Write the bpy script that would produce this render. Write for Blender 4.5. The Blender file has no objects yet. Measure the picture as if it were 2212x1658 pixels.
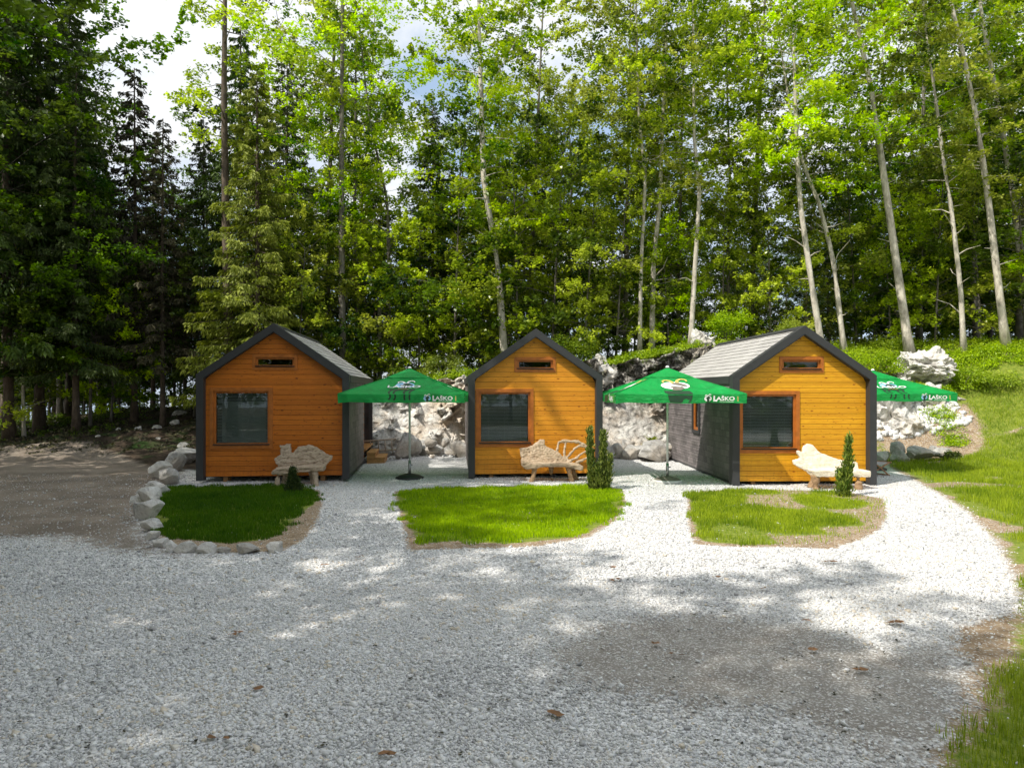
import bpy, math, random
import numpy as np
from mathutils import Vector, noise
R = math.radians
C = bpy.context.scene.collection
rnd = random.Random(7)
F, CX, HY, CAMZ = 1555.0, 1106.0, 841.0, 2.3     # focal length / principal point used when measuring the photograph

def W(px, D): return (px - CX) * D / F
def G(px, py):
    D = CAMZ * F / (py - HY)
    return (W(px, D), D)
def P3(px, py, D): return Vector((W(px, D), D, CAMZ - (py - HY) * D / F))

# ------------------------------------------------------------------ object helpers
def tag(o, label=None, cat=None, group=None, kind=None):
    if label: o['label'] = label
    if cat: o['category'] = cat
    if group: o['group'] = group
    if kind: o['kind'] = kind
    return o
def empty(name, loc=(0, 0, 0), rz=0.0, label=None, cat=None, group=None):
    o = bpy.data.objects.new(name, None); C.objects.link(o)
    o.location = loc; o.rotation_euler = (0, 0, rz); o.empty_display_size = .3
    return tag(o, label, cat, group)
def link(name, me, mat=None, parent=None):
    o = bpy.data.objects.new(name, me); C.objects.link(o)
    if mat is not None and len(me.materials) == 0: me.materials.append(mat)
    if parent is not None: o.parent = parent
    return o
def dup(root, loc, rz=0.0, scale=1.0):
    r = root.copy(); C.objects.link(r); r.location = loc; r.rotation_euler = (0, 0, rz); r.scale = (scale,) * 3
    for ch in list(root.children):
        c = ch.copy(); C.objects.link(c); c.parent = r
    return r

class MB:
    def __init__(s): s.v = []; s.f = []; s.uv = []
    def face(s, pts, uv=None):
        n = len(s.v); s.v += [tuple(p) for p in pts]; s.f.append(tuple(range(n, n + len(pts))))
        s.uv.append(uv)
    def box(s, x0, x1, y0, y1, z0, z1):
        n = len(s.v)
        s.v += [(x, y, z) for z in (z0, z1) for y in (y0, y1) for x in (x0, x1)]
        for q in ((0, 2, 3, 1), (4, 5, 7, 6), (0, 1, 5, 4), (1, 3, 7, 5), (3, 2, 6, 7), (2, 0, 4, 6)):
            s.f.append(tuple(n + i for i in q)); s.uv.append(None)
        return s
    def prism(s, poly, y0, y1):            # poly in (x, z)
        n = len(s.v); k = len(poly)
        s.v += [(x, y0, z) for x, z in poly] + [(x, y1, z) for x, z in poly]
        s.f.append(tuple(n + i for i in range(k))); s.uv.append(None)
        s.f.append(tuple(n + k + i for i in reversed(range(k)))); s.uv.append(None)
        for i in range(k):
            j = (i + 1) % k
            s.f.append((n + i, n + k + i, n + k + j, n + j)); s.uv.append(None)
        return s
    def tube(s, pts, rad, seg=8, cap=True):
        pts = [Vector(p) for p in pts]; n0 = len(s.v)
        if not hasattr(rad, '__len__'): rad = [rad] * len(pts)
        for i, p in enumerate(pts):
            d = (pts[min(i + 1, len(pts) - 1)] - pts[max(i - 1, 0)]).normalized()
            a = d.cross(Vector((0, 0, 1)))
            if a.length < .15: a = d.cross(Vector((0, 1, 0)))
            a.normalize(); b = d.cross(a)
            for k in range(seg):
                t = 2 * math.pi * k / seg
                s.v.append(tuple(p + (a * math.cos(t) + b * math.sin(t)) * rad[i]))
        for i in range(len(pts) - 1):
            for k in range(seg):
                l = (k + 1) % seg; q = n0 + i * seg
                s.f.append((q + k, q + l, q + seg + l, q + seg + k)); s.uv.append(None)
        if cap:
            s.f.append(tuple(n0 + k for k in reversed(range(seg)))); s.uv.append(None)
            q = n0 + (len(pts) - 1) * seg
            s.f.append(tuple(q + k for k in range(seg))); s.uv.append(None)
        return s
    def lathe(s, prof, c=(0, 0, 0), seg=32):
        n0 = len(s.v)
        for r_, z in prof:
            for k in range(seg):
                t = 2 * math.pi * k / seg
                s.v.append((c[0] + r_ * math.cos(t), c[1] + r_ * math.sin(t), c[2] + z))
        for i in range(len(prof) - 1):
            for k in range(seg):
                l = (k + 1) % seg; q = n0 + i * seg
                s.f.append((q + k, q + l, q + seg + l, q + seg + k)); s.uv.append(None)
        return s
    def mesh(s, name, smooth=False):
        me = bpy.data.meshes.new(name); me.from_pydata(s.v, [], s.f); me.validate(); me.update()
        if smooth: me.polygons.foreach_set('use_smooth', [True] * len(me.polygons))
        if any(u is not None for u in s.uv) and len(me.polygons) == len(s.f):
            ul = me.uv_layers.new(name='UVMap'); li = 0
            for f, u in zip(s.f, s.uv):
                for k in range(len(f)):
                    if u is not None: ul.data[li].uv = u[k]
                    li += 1
        return me
    def build(s, name, mat, parent=None, smooth=False):
        return link(name, s.mesh(name, smooth), mat, parent)

def npmesh(name, V, Fq, tint=None, smooth=False, k=4):
    """V (n,3); Fq (m,k)."""
    me = bpy.data.meshes.new(name)
    me.vertices.add(len(V)); me.vertices.foreach_set('co', np.asarray(V, np.float32).ravel())
    m = len(Fq)
    me.loops.add(m * k); me.loops.foreach_set('vertex_index', np.asarray(Fq, np.int32).ravel())
    me.polygons.add(m); me.polygons.foreach_set('loop_start', np.arange(0, m * k, k, dtype=np.int32))
    me.polygons.foreach_set('loop_total', np.full(m, k, np.int32))
    if smooth: me.polygons.foreach_set('use_smooth', np.ones(m, bool))
    me.update(calc_edges=True)
    if tint is not None:
        a = me.attributes.new('tint', 'FLOAT', 'FACE'); a.data.foreach_set('value', np.asarray(tint, np.float32))
    return me

# ------------------------------------------------------------------ materials
class NT:
    def __init__(s, name):
        s.m = bpy.data.materials.new(name); s.m.use_nodes = True
        s.t = s.m.node_tree; s.t.nodes.clear(); s.out = s.n('ShaderNodeOutputMaterial')
    def n(s, typ, **kw):
        nd = s.t.nodes.new(typ)
        for k, v in kw.items(): setattr(nd, k, v)
        return nd
    def l(s, a, b): s.t.links.new(a, b)
    def put(s, sock, v):
        if isinstance(v, bpy.types.NodeSocket): s.l(v, sock)
        elif v is not None: sock.default_value = v
    def coords(s, which='Object', scale=(1, 1, 1), rot=(0, 0, 0)):
        c = s.n('ShaderNodeTexCoord'); m = s.n('ShaderNodeMapping')
        m.inputs['Scale'].default_value = scale; m.inputs['Rotation'].default_value = rot
        s.l(c.outputs[which], m.inputs['Vector']); return m.outputs[0]
    def noise(s, vec, scale=5, detail=4, rough=.55, dist=0):
        nd = s.n('ShaderNodeTexNoise'); s.put(nd.inputs['Vector'], vec)
        nd.inputs['Scale'].default_value = scale; nd.inputs['Detail'].default_value = detail
        nd.inputs['Roughness'].default_value = rough; nd.inputs['Distortion'].default_value = dist
        return nd.outputs['Fac']
    def vor(s, vec, scale=5, feature='F1', out='Distance', rand=1):
        nd = s.n('ShaderNodeTexVoronoi', feature=feature); s.put(nd.inputs['Vector'], vec)
        nd.inputs['Scale'].default_value = scale; nd.inputs['Randomness'].default_value = rand
        return nd.outputs[out]
    def ramp(s, fac, stops, interp='LINEAR'):
        nd = s.n('ShaderNodeValToRGB'); s.put(nd.inputs[0], fac); cr = nd.color_ramp; cr.interpolation = interp
        while len(cr.elements) < len(stops): cr.elements.new(.5)
        for e, (p, c) in zip(cr.elements, stops):
            e.position = p; e.color = tuple(c) + (1,) if len(c) == 3 else c
        return nd.outputs[0]
    def f(s, fac, a, b):            # float ramp a..b -> 0..1
        nd = s.n('ShaderNodeMapRange'); s.put(nd.inputs[0], fac); s.put(nd.inputs[1], a); s.put(nd.inputs[2], b)
        return nd.outputs[0]
    def math(s, op, a, b=None):
        nd = s.n('ShaderNodeMath', operation=op); s.put(nd.inputs[0], a)
        if b is not None: s.put(nd.inputs[1], b)
        return nd.outputs[0]
    def mix(s, fac, a, b, typ='MIX'):
        nd = s.n('ShaderNodeMix', data_type='RGBA', blend_type=typ)
        s.put(nd.inputs[0], fac)
        for k, v in ((6, a), (7, b)):
            if isinstance(v, tuple) and len(v) == 3: v = v + (1,)
            s.put(nd.inputs[k], v)
        return nd.outputs[2]
    def bump(s, h, strength=.5, dist=.02):
        nd = s.n('ShaderNodeBump'); s.put(nd.inputs['Height'], h)
        nd.inputs['Strength'].default_value = strength; nd.inputs['Distance'].default_value = dist
        return nd.outputs[0]
    def attr(s, name, out='Fac'):
        nd = s.n('ShaderNodeAttribute'); nd.attribute_name = name; return nd.outputs[out]
    def rand(s): return s.n('ShaderNodeObjectInfo').outputs['Random']
    def bsdf(s, col, rough=.8, normal=None, metal=0, spec=.5, **kw):
        b = s.n('ShaderNodeBsdfPrincipled')
        if isinstance(col, tuple) and len(col) == 3: col = col + (1,)
        s.put(b.inputs['Base Color'], col); s.put(b.inputs['Roughness'], rough); s.put(b.inputs['Metallic'], metal)
        s.put(b.inputs['Specular IOR Level'], spec)
        if normal is not None: s.l(normal, b.inputs['Normal'])
        for k, v in kw.items(): s.put(b.inputs[k.replace('_', ' ')], v)
        s.l(b.outputs[0], s.out.inputs[0]); return s.m

M = {}
def simple(name, col, rough=.7, metal=0, var=.15, scale=8, bump=.1, spec=.5):
    t = NT(name); v = t.coords(); n = t.noise(v, scale, 5)
    c = t.mix(t.f(n, .3, .7), tuple(x * (1 - var) for x in col), tuple(min(1, x * (1 + var)) for x in col))
    M[name] = t.bsdf(c, rough, t.bump(n, bump, .01), metal, spec); return M[name]

def leaf_mat(name, dark, light, transl=.45, rough=.5):
    t = NT(name)
    a = t.attr('tint'); r = t.rand()
    c = t.mix(a, dark, light)
    hs = t.n('ShaderNodeHueSaturation'); t.put(hs.inputs['Color'], c)
    t.put(hs.inputs['Hue'], t.math('ADD', t.math('MULTIPLY', r, .03), .485))
    t.put(hs.inputs['Value'], t.math('ADD', t.math('MULTIPLY', r, .6), .7)); t.put(hs.inputs['Saturation'], t.math('ADD', t.math('MULTIPLY', r, .25), .92))
    c = hs.outputs[0]
    d = t.n('ShaderNodeBsdfPrincipled'); t.l(c, d.inputs['Base Color']); d.inputs['Roughness'].default_value = rough
    d.inputs['Specular IOR Level'].default_value = .35
    tr = t.n('ShaderNodeBsdfTranslucent')
    tc = t.mix(1.0, c, (1.25, 1.3, .5), 'MULTIPLY'); t.l(tc, tr.inputs['Color'])
    mx = t.n('ShaderNodeMixShader'); mx.inputs[0].default_value = transl
    t.l(d.outputs[0], mx.inputs[1]); t.l(tr.outputs[0], mx.inputs[2]); t.l(mx.outputs[0], t.out.inputs[0])
    M[name] = t.m
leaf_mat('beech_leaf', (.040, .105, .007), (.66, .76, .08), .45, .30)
leaf_mat('dark_leaf', (.013, .040, .006), (.19, .29, .027), .40, .36)  # darker leaf copy, woodland shade put into its colour
leaf_mat('spruce_needle', (.020, .045, .012), (.10, .135, .03), .2, .6)
leaf_mat('pale_needle', (.07, .10, .015), (.33, .36, .06), .25, .6)
leaf_mat('dry_needle', (.03, .03, .018), (.12, .105, .055), .2, .7)
leaf_mat('thuja_needle', (.06, .12, .015), (.42, .50, .09), .35, .6)
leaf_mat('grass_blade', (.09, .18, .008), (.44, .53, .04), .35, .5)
leaf_mat('shade_grass', (.025, .08, .004), (.11, .20, .010), .35, .5)  # shade over the left bed put into the blade colour
leaf_mat('bush_leaf', (.09, .17, .010), (.46, .56, .06), .4, .45)

def bark(name, a, b, c):
    t = NT(name); v = t.coords('Object', (1, 1, .35)); n = t.noise(v, 7, 6, .65); n2 = t.noise(t.coords(), 1.3, 3)
    col = t.ramp(n, [(.28, a), (.5, b), (.75, c)])
    spots = t.f(t.noise(t.coords('Object', (1, 1, .7)), 2.6, 5, .7), .52, .62)
    col = t.mix(t.math('MULTIPLY', spots, .55), col, tuple(x * .35 for x in b))
    M[name] = t.bsdf(col, .85, t.bump(n, .5, .03))
bark('beech_bark', (.26, .23, .18), (.52, .47, .39), (.74, .69, .59))
bark('grey_bark', (.06, .055, .045), (.17, .15, .125), (.30, .27, .22))
bark('spruce_bark', (.035, .025, .018), (.11, .08, .055), (.2, .15, .11))

# wood siding
def siding(name, a, b, dark, axis=0):
    t = NT(name)
    v = t.coords('Object', (.9, 6, 9) if axis == 0 else (9, .9, 9))
    grain = t.noise(v, 3.2, 7, .7, 1.2)
    z = t.n('ShaderNodeSeparateXYZ'); t.l(t.coords(), z.inputs[0])
    brd = t.math('FLOOR', t.math('DIVIDE', z.outputs[2], .126))
    wn = t.n('ShaderNodeTexWhiteNoise', noise_dimensions='1D'); t.put(wn.inputs['W'], brd)
    col = t.mix(t.f(grain, .35, .7), a, b)
    col = t.mix(t.math('MULTIPLY', wn.outputs['Value'], .45), col, tuple(x * .72 for x in a))
    kn = t.vor(t.coords('Object', (1, 1, 1.9)), 3.7)
    kn2 = t.vor(t.coords('Object', (1.0, 1, 2.3)), 7.3)
    k = t.math('MAXIMUM', t.f(kn, .17, .05), t.math('MULTIPLY', t.f(kn2, .20, .07), .8))
    gate = t.f(t.noise(t.coords(), 1.9, 2), .40, .5)
    col = t.mix(t.math('MULTIPLY', t.math('MULTIPLY', k, gate), 1.0), col, dark)
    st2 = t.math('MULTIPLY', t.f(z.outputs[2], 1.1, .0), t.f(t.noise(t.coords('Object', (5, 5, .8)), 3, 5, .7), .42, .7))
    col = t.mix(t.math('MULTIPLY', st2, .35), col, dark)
    str_ = t.f(t.noise(t.coords('Object', (.6, 5, 30)), 3, 5, .8), .55, .75)
    col = t.mix(t.math('MULTIPLY', str_, .3), col, dark)
    M[name] = t.bsdf(col, .42, t.bump(grain, .15, .004), 0, .4)
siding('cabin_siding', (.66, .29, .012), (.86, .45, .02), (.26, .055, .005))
siding('shade_siding', (.52, .14, .012), (.70, .215, .02), (.13, .025, .006))  # left cabin's shade put into a darker, redder siding colour
siding('mid_shade_siding', (.68, .255, .016), (.88, .38, .028), (.24, .05, .006))  # siding copy tinted between the shaded and the sunlit cabin
simple('frame_wood', (.44, .135, .020), .4, 0, .2, 9)
simple('step_wood', (.50, .26, .09), .6, 0, .2, 9)
simple('post_wood', (.50, .27, .12), .7, 0, .2, 9)
simple('trim_metal', (.036, .037, .039), .55, 0, .1, 6, .03)
simple('dark_under', (.01, .01, .01), .9)
simple('sill_metal', (.05, .055, .06), .3, .8, .05)
simple('blind_slat', (.8, .82, .84), .45, .3, .05)
simple('room_lining', (.07, .065, .06), .8)
simple('streak_curtain_cloth', (.8, .82, .84), .9)
simple('pole_white', (.72, .74, .72), .35, .1, .05)
simple('steel', (.35, .35, .35), .3, .9, .1)
simple('base_black', (.025, .025, .027), .5, 0, .2, 20)
simple('base_sand', (.17, .15, .12), .7, 0, .3, 12)
simple('base_rim', (.62, .62, .6), .6)
simple('print_white', (.85, .85, .85), .6, 0, .03)
simple('print_blue', (.30, .55, .80), .6, 0, .15, 9)
simple('print_dark', (.012, .05, .022), .6, 0, .2)
simple('print_gold', (.55, .45, .12), .6)
simple('deck_wood', (.30, .15, .07), .6)
simple('deck_cloth', (.50, .42, .44), .9)
simple('ladder_wood', (.33, .27, .2), .8)
simple('dry_leaf', (.20, .10, .04), .8, 0, .3, 20)

def shingles(name, a, b, cmort, rough, bw=.30, bh=.16, spec=.5):
    t = NT(name); uv = t.n('ShaderNodeUVMap'); uv.uv_map = 'UVMap'
    br = t.n('ShaderNodeTexBrick'); t.l(uv.outputs[0], br.inputs['Vector'])
    for k, c in (('Color1', a), ('Color2', b), ('Mortar', cmort)): br.inputs[k].default_value = tuple(c) + (1,)
    br.inputs['Scale'].default_value = 1; br.inputs['Mortar Size'].default_value = .006
    br.inputs['Brick Width'].default_value = bw; br.inputs['Row Height'].default_value = bh
    br.inputs['Bias'].default_value = 0; br.inputs['Mortar Smooth'].default_value = .3
    n = t.noise(t.coords(), 14, 6, .7); n2 = t.noise(t.coords(), 1.2, 3)
    col = t.mix(t.f(n, .3, .75), t.mix(.28, br.outputs['Color'], (.0, .0, .0)), br.outputs['Color'])
    col = t.mix(t.math('MULTIPLY', t.f(n2, .4, .7), .3), col, tuple(x * 1.3 for x in b))
    M[name] = t.bsdf(col, rough, t.bump(t.math('ADD', n, t.math('MULTIPLY', br.outputs['Fac'], -1.5)), .5, .01), 0, spec)
shingles('roof_shingle', (.48, .46, .45), (.56, .54, .52), (.33, .32, .31), .5)
shingles('wall_shingle', (.11, .10, .10), (.24, .21, .21), (.035, .034, .034), .6)

def glass():
    t = NT('window_glass'); fr = t.n('ShaderNodeFresnel'); fr.inputs['IOR'].default_value = 1.5
    tr = t.n('ShaderNodeBsdfTransparent'); tr.inputs[0].default_value = (.75, .8, .78, 1)
    gl = t.n('ShaderNodeBsdfGlossy'); gl.inputs['Roughness'].default_value = .015
    mx = t.n('ShaderNodeMixShader'); t.l(t.math('MULTIPLY', fr.outputs[0], 1.2), mx.inputs[0])
    t.l(tr.outputs[0], mx.inputs[1]); t.l(gl.outputs[0], mx.inputs[2]); t.l(mx.outputs[0], t.out.inputs[0]); M['glass'] = t.m
glass()
def fabric():
    t = NT('green_fabric'); v = t.coords(); n = t.noise(v, 2.2, 4, .6, .8); n2 = t.noise(v, 300, 1)
    col = t.mix(t.f(n, .35, .65), (.003, .34, .062), (.008, .48, .095))
    d = t.n('ShaderNodeBsdfPrincipled'); t.l(col, d.inputs['Base Color']); d.inputs['Roughness'].default_value = .45
    t.l(t.bump(t.noise(t.coords('Object', (1, 1, 2.5)), 4, 6, .65, 2.2), 1.0, .045), d.inputs['Normal'])
    tr = t.n('ShaderNodeBsdfTranslucent'); t.l(col, tr.inputs[0])
    mx = t.n('ShaderNodeMixShader'); mx.inputs[0].default_value = .36
    t.l(d.outputs[0], mx.inputs[1]); t.l(tr.outputs[0], mx.inputs[2]); t.l(mx.outputs[0], t.out.inputs[0]); M['green_fabric'] = t.m
fabric()
def drift(name, a, b, c):
    t = NT(name); v = t.coords('Object', (1.6, 6, 8)); n = t.noise(v, 2.4, 8, .7, 1.6)
    col = t.ramp(n, [(.25, c), (.42, a), (.7, b)])
    cr = t.f(t.noise(t.coords('Object', (2, 5, 9)), 4, 5, .75, 2), .60, .68)
    col = t.mix(t.math('MULTIPLY', cr, .6), col, c)
    ge = t.n('ShaderNodeNewGeometry'); pt = t.f(ge.outputs['Pointiness'], .50, .44)
    col = t.mix(t.math('MULTIPLY', pt, .75), col, c)  # creases darkened, their shade put into the wood colour
    M[name] = t.bsdf(col, .75, t.bump(n, .9, .03))
drift('drift_grey', (.44, .33, .23), (.60, .48, .36), (.12, .075, .045))
drift('drift_tan', (.42, .30, .19), (.62, .50, .36), (.14, .08, .045))
drift('drift_pale', (.78, .68, .52), (.90, .84, .72), (.42, .30, .17))
drift('drift_leg', (.30, .18, .09), (.45, .30, .17), (.10, .05, .03))

def rockmat(name, light, mid, dark, warm, warmamt=.5, sc=1.0):
    t = NT(name); v = t.coords()
    n = t.noise(v, 2.3 * sc, 8, .68, .6); n2 = t.noise(v, .55 * sc, 4, .6); n3 = t.noise(v, 11 * sc, 6, .7)
    col = t.ramp(n, [(.30, dark), (.45, mid), (.62, light)])
    col = t.mix(t.math('MULTIPLY', t.f(n2, .45, .62), warmamt), col, warm)
    nv = t.n('ShaderNodeTexNoise'); t.l(v, nv.inputs[0]); nv.inputs['Scale'].default_value = 3.0; nv.inputs['Detail'].default_value = 5
    wv = t.mix(.35, v, nv.outputs['Color'], 'ADD')
    e = t.f(t.vor(wv, 3.0 * sc, 'DISTANCE_TO_EDGE'), .0, .035)
    col = t.mix(t.math('MULTIPLY', t.math('SUBTRACT', 1.0, e), .8 if name == 'cut_rock' else .12), col, tuple(x * .8 for x in dark))
    if name == 'cut_rock':
        sx = t.n('ShaderNodeSeparateXYZ'); t.l(v, sx.inputs[0])
        g = t.math('MULTIPLY', t.f(sx.outputs[0], .5, 2.5), t.f(t.math('ADD', sx.outputs[2], t.math('MULTIPLY', n2, 2)), 1.6, 3.2))
        col = t.mix(t.math('MULTIPLY', g, t.f(t.noise(v, 6, 6, .75), .60, .48)), col, (.07, .065, .055))  # darker, greyer rock at upper right, with the shade there put into it
        mo = t.math('MULTIPLY', t.f(sx.outputs[2], 1.2, 3), t.f(t.noise(v, 1.7, 5, .7), .54, .62))
        col = t.mix(mo, col, (.09, .12, .03))
    h = t.math('ADD', t.math('MULTIPLY', n3, .6), t.math('MULTIPLY', n, .8))
    M[name] = t.bsdf(col, .85, t.bump(h, .8, .05))
rockmat('cut_rock', (.80, .78, .72), (.50, .47, .43), (.17, .15, .13), (.62, .44, .26), .5, 1.5)
rockmat('boulder_rock', (.52, .51, .49), (.34, .33, .31), (.15, .14, .13), (.38, .29, .19), .45, 1.6)
rockmat('white_rock', (.72, .71, .68), (.52, .50, .47), (.2, .19, .17), (.55, .46, .34), .35, 1.5)

def gravel_stone():
    t = NT('gravel_stone'); a = t.attr('tint')
    col = t.ramp(a, [(0, (.34, .335, .33)), (.25, (.60, .59, .58)), (.6, (.80, .79, .775)), (.9, (.90, .89, .87)), (1, (.72, .63, .50))])
    n = t.noise(t.coords(), 60, 3)
    col = t.mix(t.math('MULTIPLY', n, .35), col, (.25, .25, .26))
    M['gravel_stone'] = t.bsdf(col, .8, None)
gravel_stone()

def ground_mat():
    t = NT('ground_mat'); v = t.coords()
    m = t.n('ShaderNodeSeparateColor'); at = t.n('ShaderNodeAttribute'); at.attribute_name = 'mask'; t.l(at.outputs['Color'], m.inputs[0])
    fo = t.attr('forest')
    en = t.math('ADD', t.math('MULTIPLY', t.math('SUBTRACT', t.noise(v, 5, 5, .7), .5), .9),
                t.math('MULTIPLY', t.math('SUBTRACT', t.noise(v, 30, 3, .7), .5), .5))
    def edge(s): return t.f(t.math('ADD', s, en), .38, .62)
    cellc = t.n('ShaderNodeTexVoronoi'); t.l(v, cellc.inputs[0]); cellc.inputs['Scale'].default_value = 34
    cc = t.n('ShaderNodeSeparateColor'); t.l(cellc.outputs['Color'], cc.inputs[0])
    grav = t.ramp(cc.outputs[0], [(0, (.42, .42, .42)), (.3, (.66, .66, .655)), (.7, (.82, .81, .80)), (1, (.9, .89, .87))])
    grav = t.mix(t.f(cellc.outputs['Distance'], .5, .8), grav, (.3, .29, .28))
    big = t.noise(v, .7, 5, .65)
    grav = t.mix(t.math('MULTIPLY', t.f(big, .5, .68), .35), grav, (.55, .53, .50))
    fc = t.n('ShaderNodeTexVoronoi'); t.l(v, fc.inputs[0]); fc.inputs['Scale'].default_value = 75
    fcc = t.n('ShaderNodeSeparateColor'); t.l(fc.outputs['Color'], fcc.inputs[0])
    fine = t.mix(t.f(t.noise(v, 1.6, 7, .75), .38, .66), (.30, .28, .25), (.20, .175, .15))
    fine = t.mix(t.f(fcc.outputs[0], .62, 1), fine, (.58, .56, .53))
    sx = t.n('ShaderNodeSeparateXYZ'); t.l(v, sx.inputs[0])
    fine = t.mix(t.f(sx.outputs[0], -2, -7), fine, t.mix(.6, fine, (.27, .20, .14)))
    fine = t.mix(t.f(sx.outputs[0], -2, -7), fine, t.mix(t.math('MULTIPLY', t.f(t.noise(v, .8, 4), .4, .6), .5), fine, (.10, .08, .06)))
    soil = t.mix(t.f(t.noise(v, 6, 6, .7), .3, .7), (.17, .115, .07), (.42, .31, .20))
    soil = t.mix(t.f(fcc.outputs[0], .86, .95), soil, (.6, .58, .54))
    grass = t.mix(t.f(t.noise(v, 9, 6, .7), .35, .7), (.10, .16, .012), (.27, .29, .05))
    fl = t.mix(t.f(t.noise(v, 4, 7, .75), .4, .65), (.03, .022, .015), (.085, .06, .04))
    fl = t.mix(t.f(t.noise(v, 1.1, 4, .6), .52, .65), fl, (.03, .06, .012))
    col = t.mix(edge(m.outputs[0]), grav, fine)
    col = t.mix(edge(m.outputs[2]), col, soil)
    col = t.mix(edge(m.outputs[1]), col, grass)
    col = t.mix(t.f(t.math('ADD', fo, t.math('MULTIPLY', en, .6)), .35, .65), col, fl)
    h = t.math('ADD', t.math('MULTIPLY', cellc.outputs['Distance'], -1), t.math('MULTIPLY', t.noise(v, 25, 4), .8))
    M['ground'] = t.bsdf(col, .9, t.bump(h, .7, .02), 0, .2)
ground_mat()

# ------------------------------------------------------------------ terrain
def sm(a, b, x): t = np.clip((x - a) / (b - a), 0, 1); return t * t * (3 - 2 * t)
PX = [-40, -24, -16, -9, -6, -4.4, -3, -1.6, 1, 3.4, 5, 6.5, 9, 13, 30, 80]
PZ = [0.3, .5, 1.4, 1.6, 1.7, 2.1, 2.65, 2.8, 3.0, 3.2, 3.5, 3.8, 3.9, 4.0, 4.4, 4.8]
def vnoise(x, y, s, seed=0):
    """cheap smooth value noise, vectorised"""
    x = np.asarray(x, float) * s; y = np.asarray(y, float) * s
    xi = np.floor(x); yi = np.floor(y); fx = x - xi; fy = y - yi
    fx = fx * fx * (3 - 2 * fx); fy = fy * fy * (3 - 2 * fy)
    def h(a, b):
        q = np.sin(a * 127.1 + b * 311.7 + seed * 74.7) * 43758.5453; return q - np.floor(q)
    return (h(xi, yi) * (1 - fx) + h(xi + 1, yi) * fx) * (1 - fy) + (h(xi, yi + 1) * (1 - fx) + h(xi + 1, yi + 1) * fx) * fy
def H(x, y):
    x = np.asarray(x, float); y = np.asarray(y, float)
    P = np.interp(x, PX, PZ)
    cut = P * sm(26.2, 27.2, y)
    left = P * sm(21.5, 32, y)
    wl = 1 - sm(-7.5, -4.6, x)
    z = cut * (1 - wl) + left * wl
    bank = np.clip((y - 22.9) * .55 + np.clip(x - 13, 0, 8) * .25, 0, None); bank = bank * bank / (bank + .25)
    rb = np.maximum(bank * 1.0, 0) * (1 - sm(23.5, 29, y)) + P * sm(23.5, 29, y)
    wr = sm(9.6, 12.3, x)
    z = z * (1 - wr) + rb * wr
    flatw = sm(20, 24, y) + sm(11, 13, x) * sm(15, 20, y)
    z += (vnoise(x, y, .5, 3) - .5) * .5 * np.clip(flatw, 0, 1) * .6 + (vnoise(x, y, 1.7, 5) - .5) * .14 * np.clip(flatw, 0, 1)
    z += (vnoise(x, y, .8, 9) - .5) * .03 + (vnoise(x, y, 4, 2) - .5) * .012
    z -= np.clip(y - 42, 0, None) * .07 + np.clip(y - 110, 0, None) * .02
    return z
def sd(poly, x, y):
    """signed distance, positive inside"""
    p = np.array(poly); n = len(p); d = np.full(x.shape, 1e9); ins = np.zeros(x.shape, bool)
    for i in range(n):
        a = p[i]; b = p[(i + 1) % n]; e = b - a
        t = np.clip(((x - a[0]) * e[0] + (y - a[1]) * e[1]) / (e @ e), 0, 1)
        d = np.minimum(d, np.hypot(x - a[0] - t * e[0], y - a[1] - t * e[1]))
        c = ((a[1] > y) != (b[1] > y)) & (x < (b[0] - a[0]) * (y - a[1]) / (b[1] - a[1] + 1e-12) + a[0])
        ins ^= c
    return np.where(ins, d, -d)
def poly(pts): return [G(*p) for p in pts]
BED = [poly([(328, 1062), (385, 1052), (500, 1050), (640, 1048), (684, 1060), (686, 1080), (655, 1108), (618, 1140), (560, 1166), (480, 1172), (400, 1165), (352, 1150), (330, 1110)]),
       poly([(858, 1063), (1000, 1052), (1150, 1050), (1290, 1050), (1340, 1058), (1345, 1085), (1320, 1120), (1270, 1150), (1190, 1165), (1100, 1172), (1000, 1168), (905, 1176), (885, 1130), (862, 1090)]),
       poly([(1488, 1065), (1600, 1058), (1720, 1060), (1830, 1064), (1900, 1080), (1908, 1110), (1885, 1140), (1850, 1150), (1800, 1172), (1600, 1176), (1515, 1168), (1500, 1130)])]
SOIL = [poly([(328, 1062), (640, 1048), (690, 1058), (698, 1088), (684, 1128), (655, 1165), (610, 1192), (480, 1194), (350, 1180), (325, 1110)]),
        poly([(852, 1060), (1000, 1051), (1290, 1048), (1346, 1056), (1352, 1085), (1330, 1125), (1275, 1158), (1150, 1180), (1000, 1184), (880, 1188), (870, 1140), (858, 1095)]),
        poly([(1484, 1063), (1600, 1056), (1830, 1062), (1908, 1078), (1918, 1110), (1900, 1145), (1860, 1165), (1800, 1184), (1600, 1182), (1500, 1174), (1486, 1130)])]
RG = [(1840, 975), (1925, 1003), (1975, 1030), (2030, 1062), (2100, 1105), (2165, 1165), (2205, 1235), (2215, 1320), (2190, 1400), (2145, 1465), (2150, 1540), (2095, 1590), (2050, 1670), (2045, 1800)]
RIGHT = poly(RG) + [(40, 3.5), (60, 30), (12, 30)]
RSOIL = poly([(1840, 970), (1915, 1003), (1965, 1032), (2020, 1062), (2090, 1105), (2150, 1165), (2185, 1235), (2200, 1320), (2070, 1350), (2060, 1400), (2110, 1430), (2090, 1480), (2090, 1540), (2040, 1590), (2000, 1670), (2000, 1800)]) + [(40, 3.5), (60, 30), (12, 30)]
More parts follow.
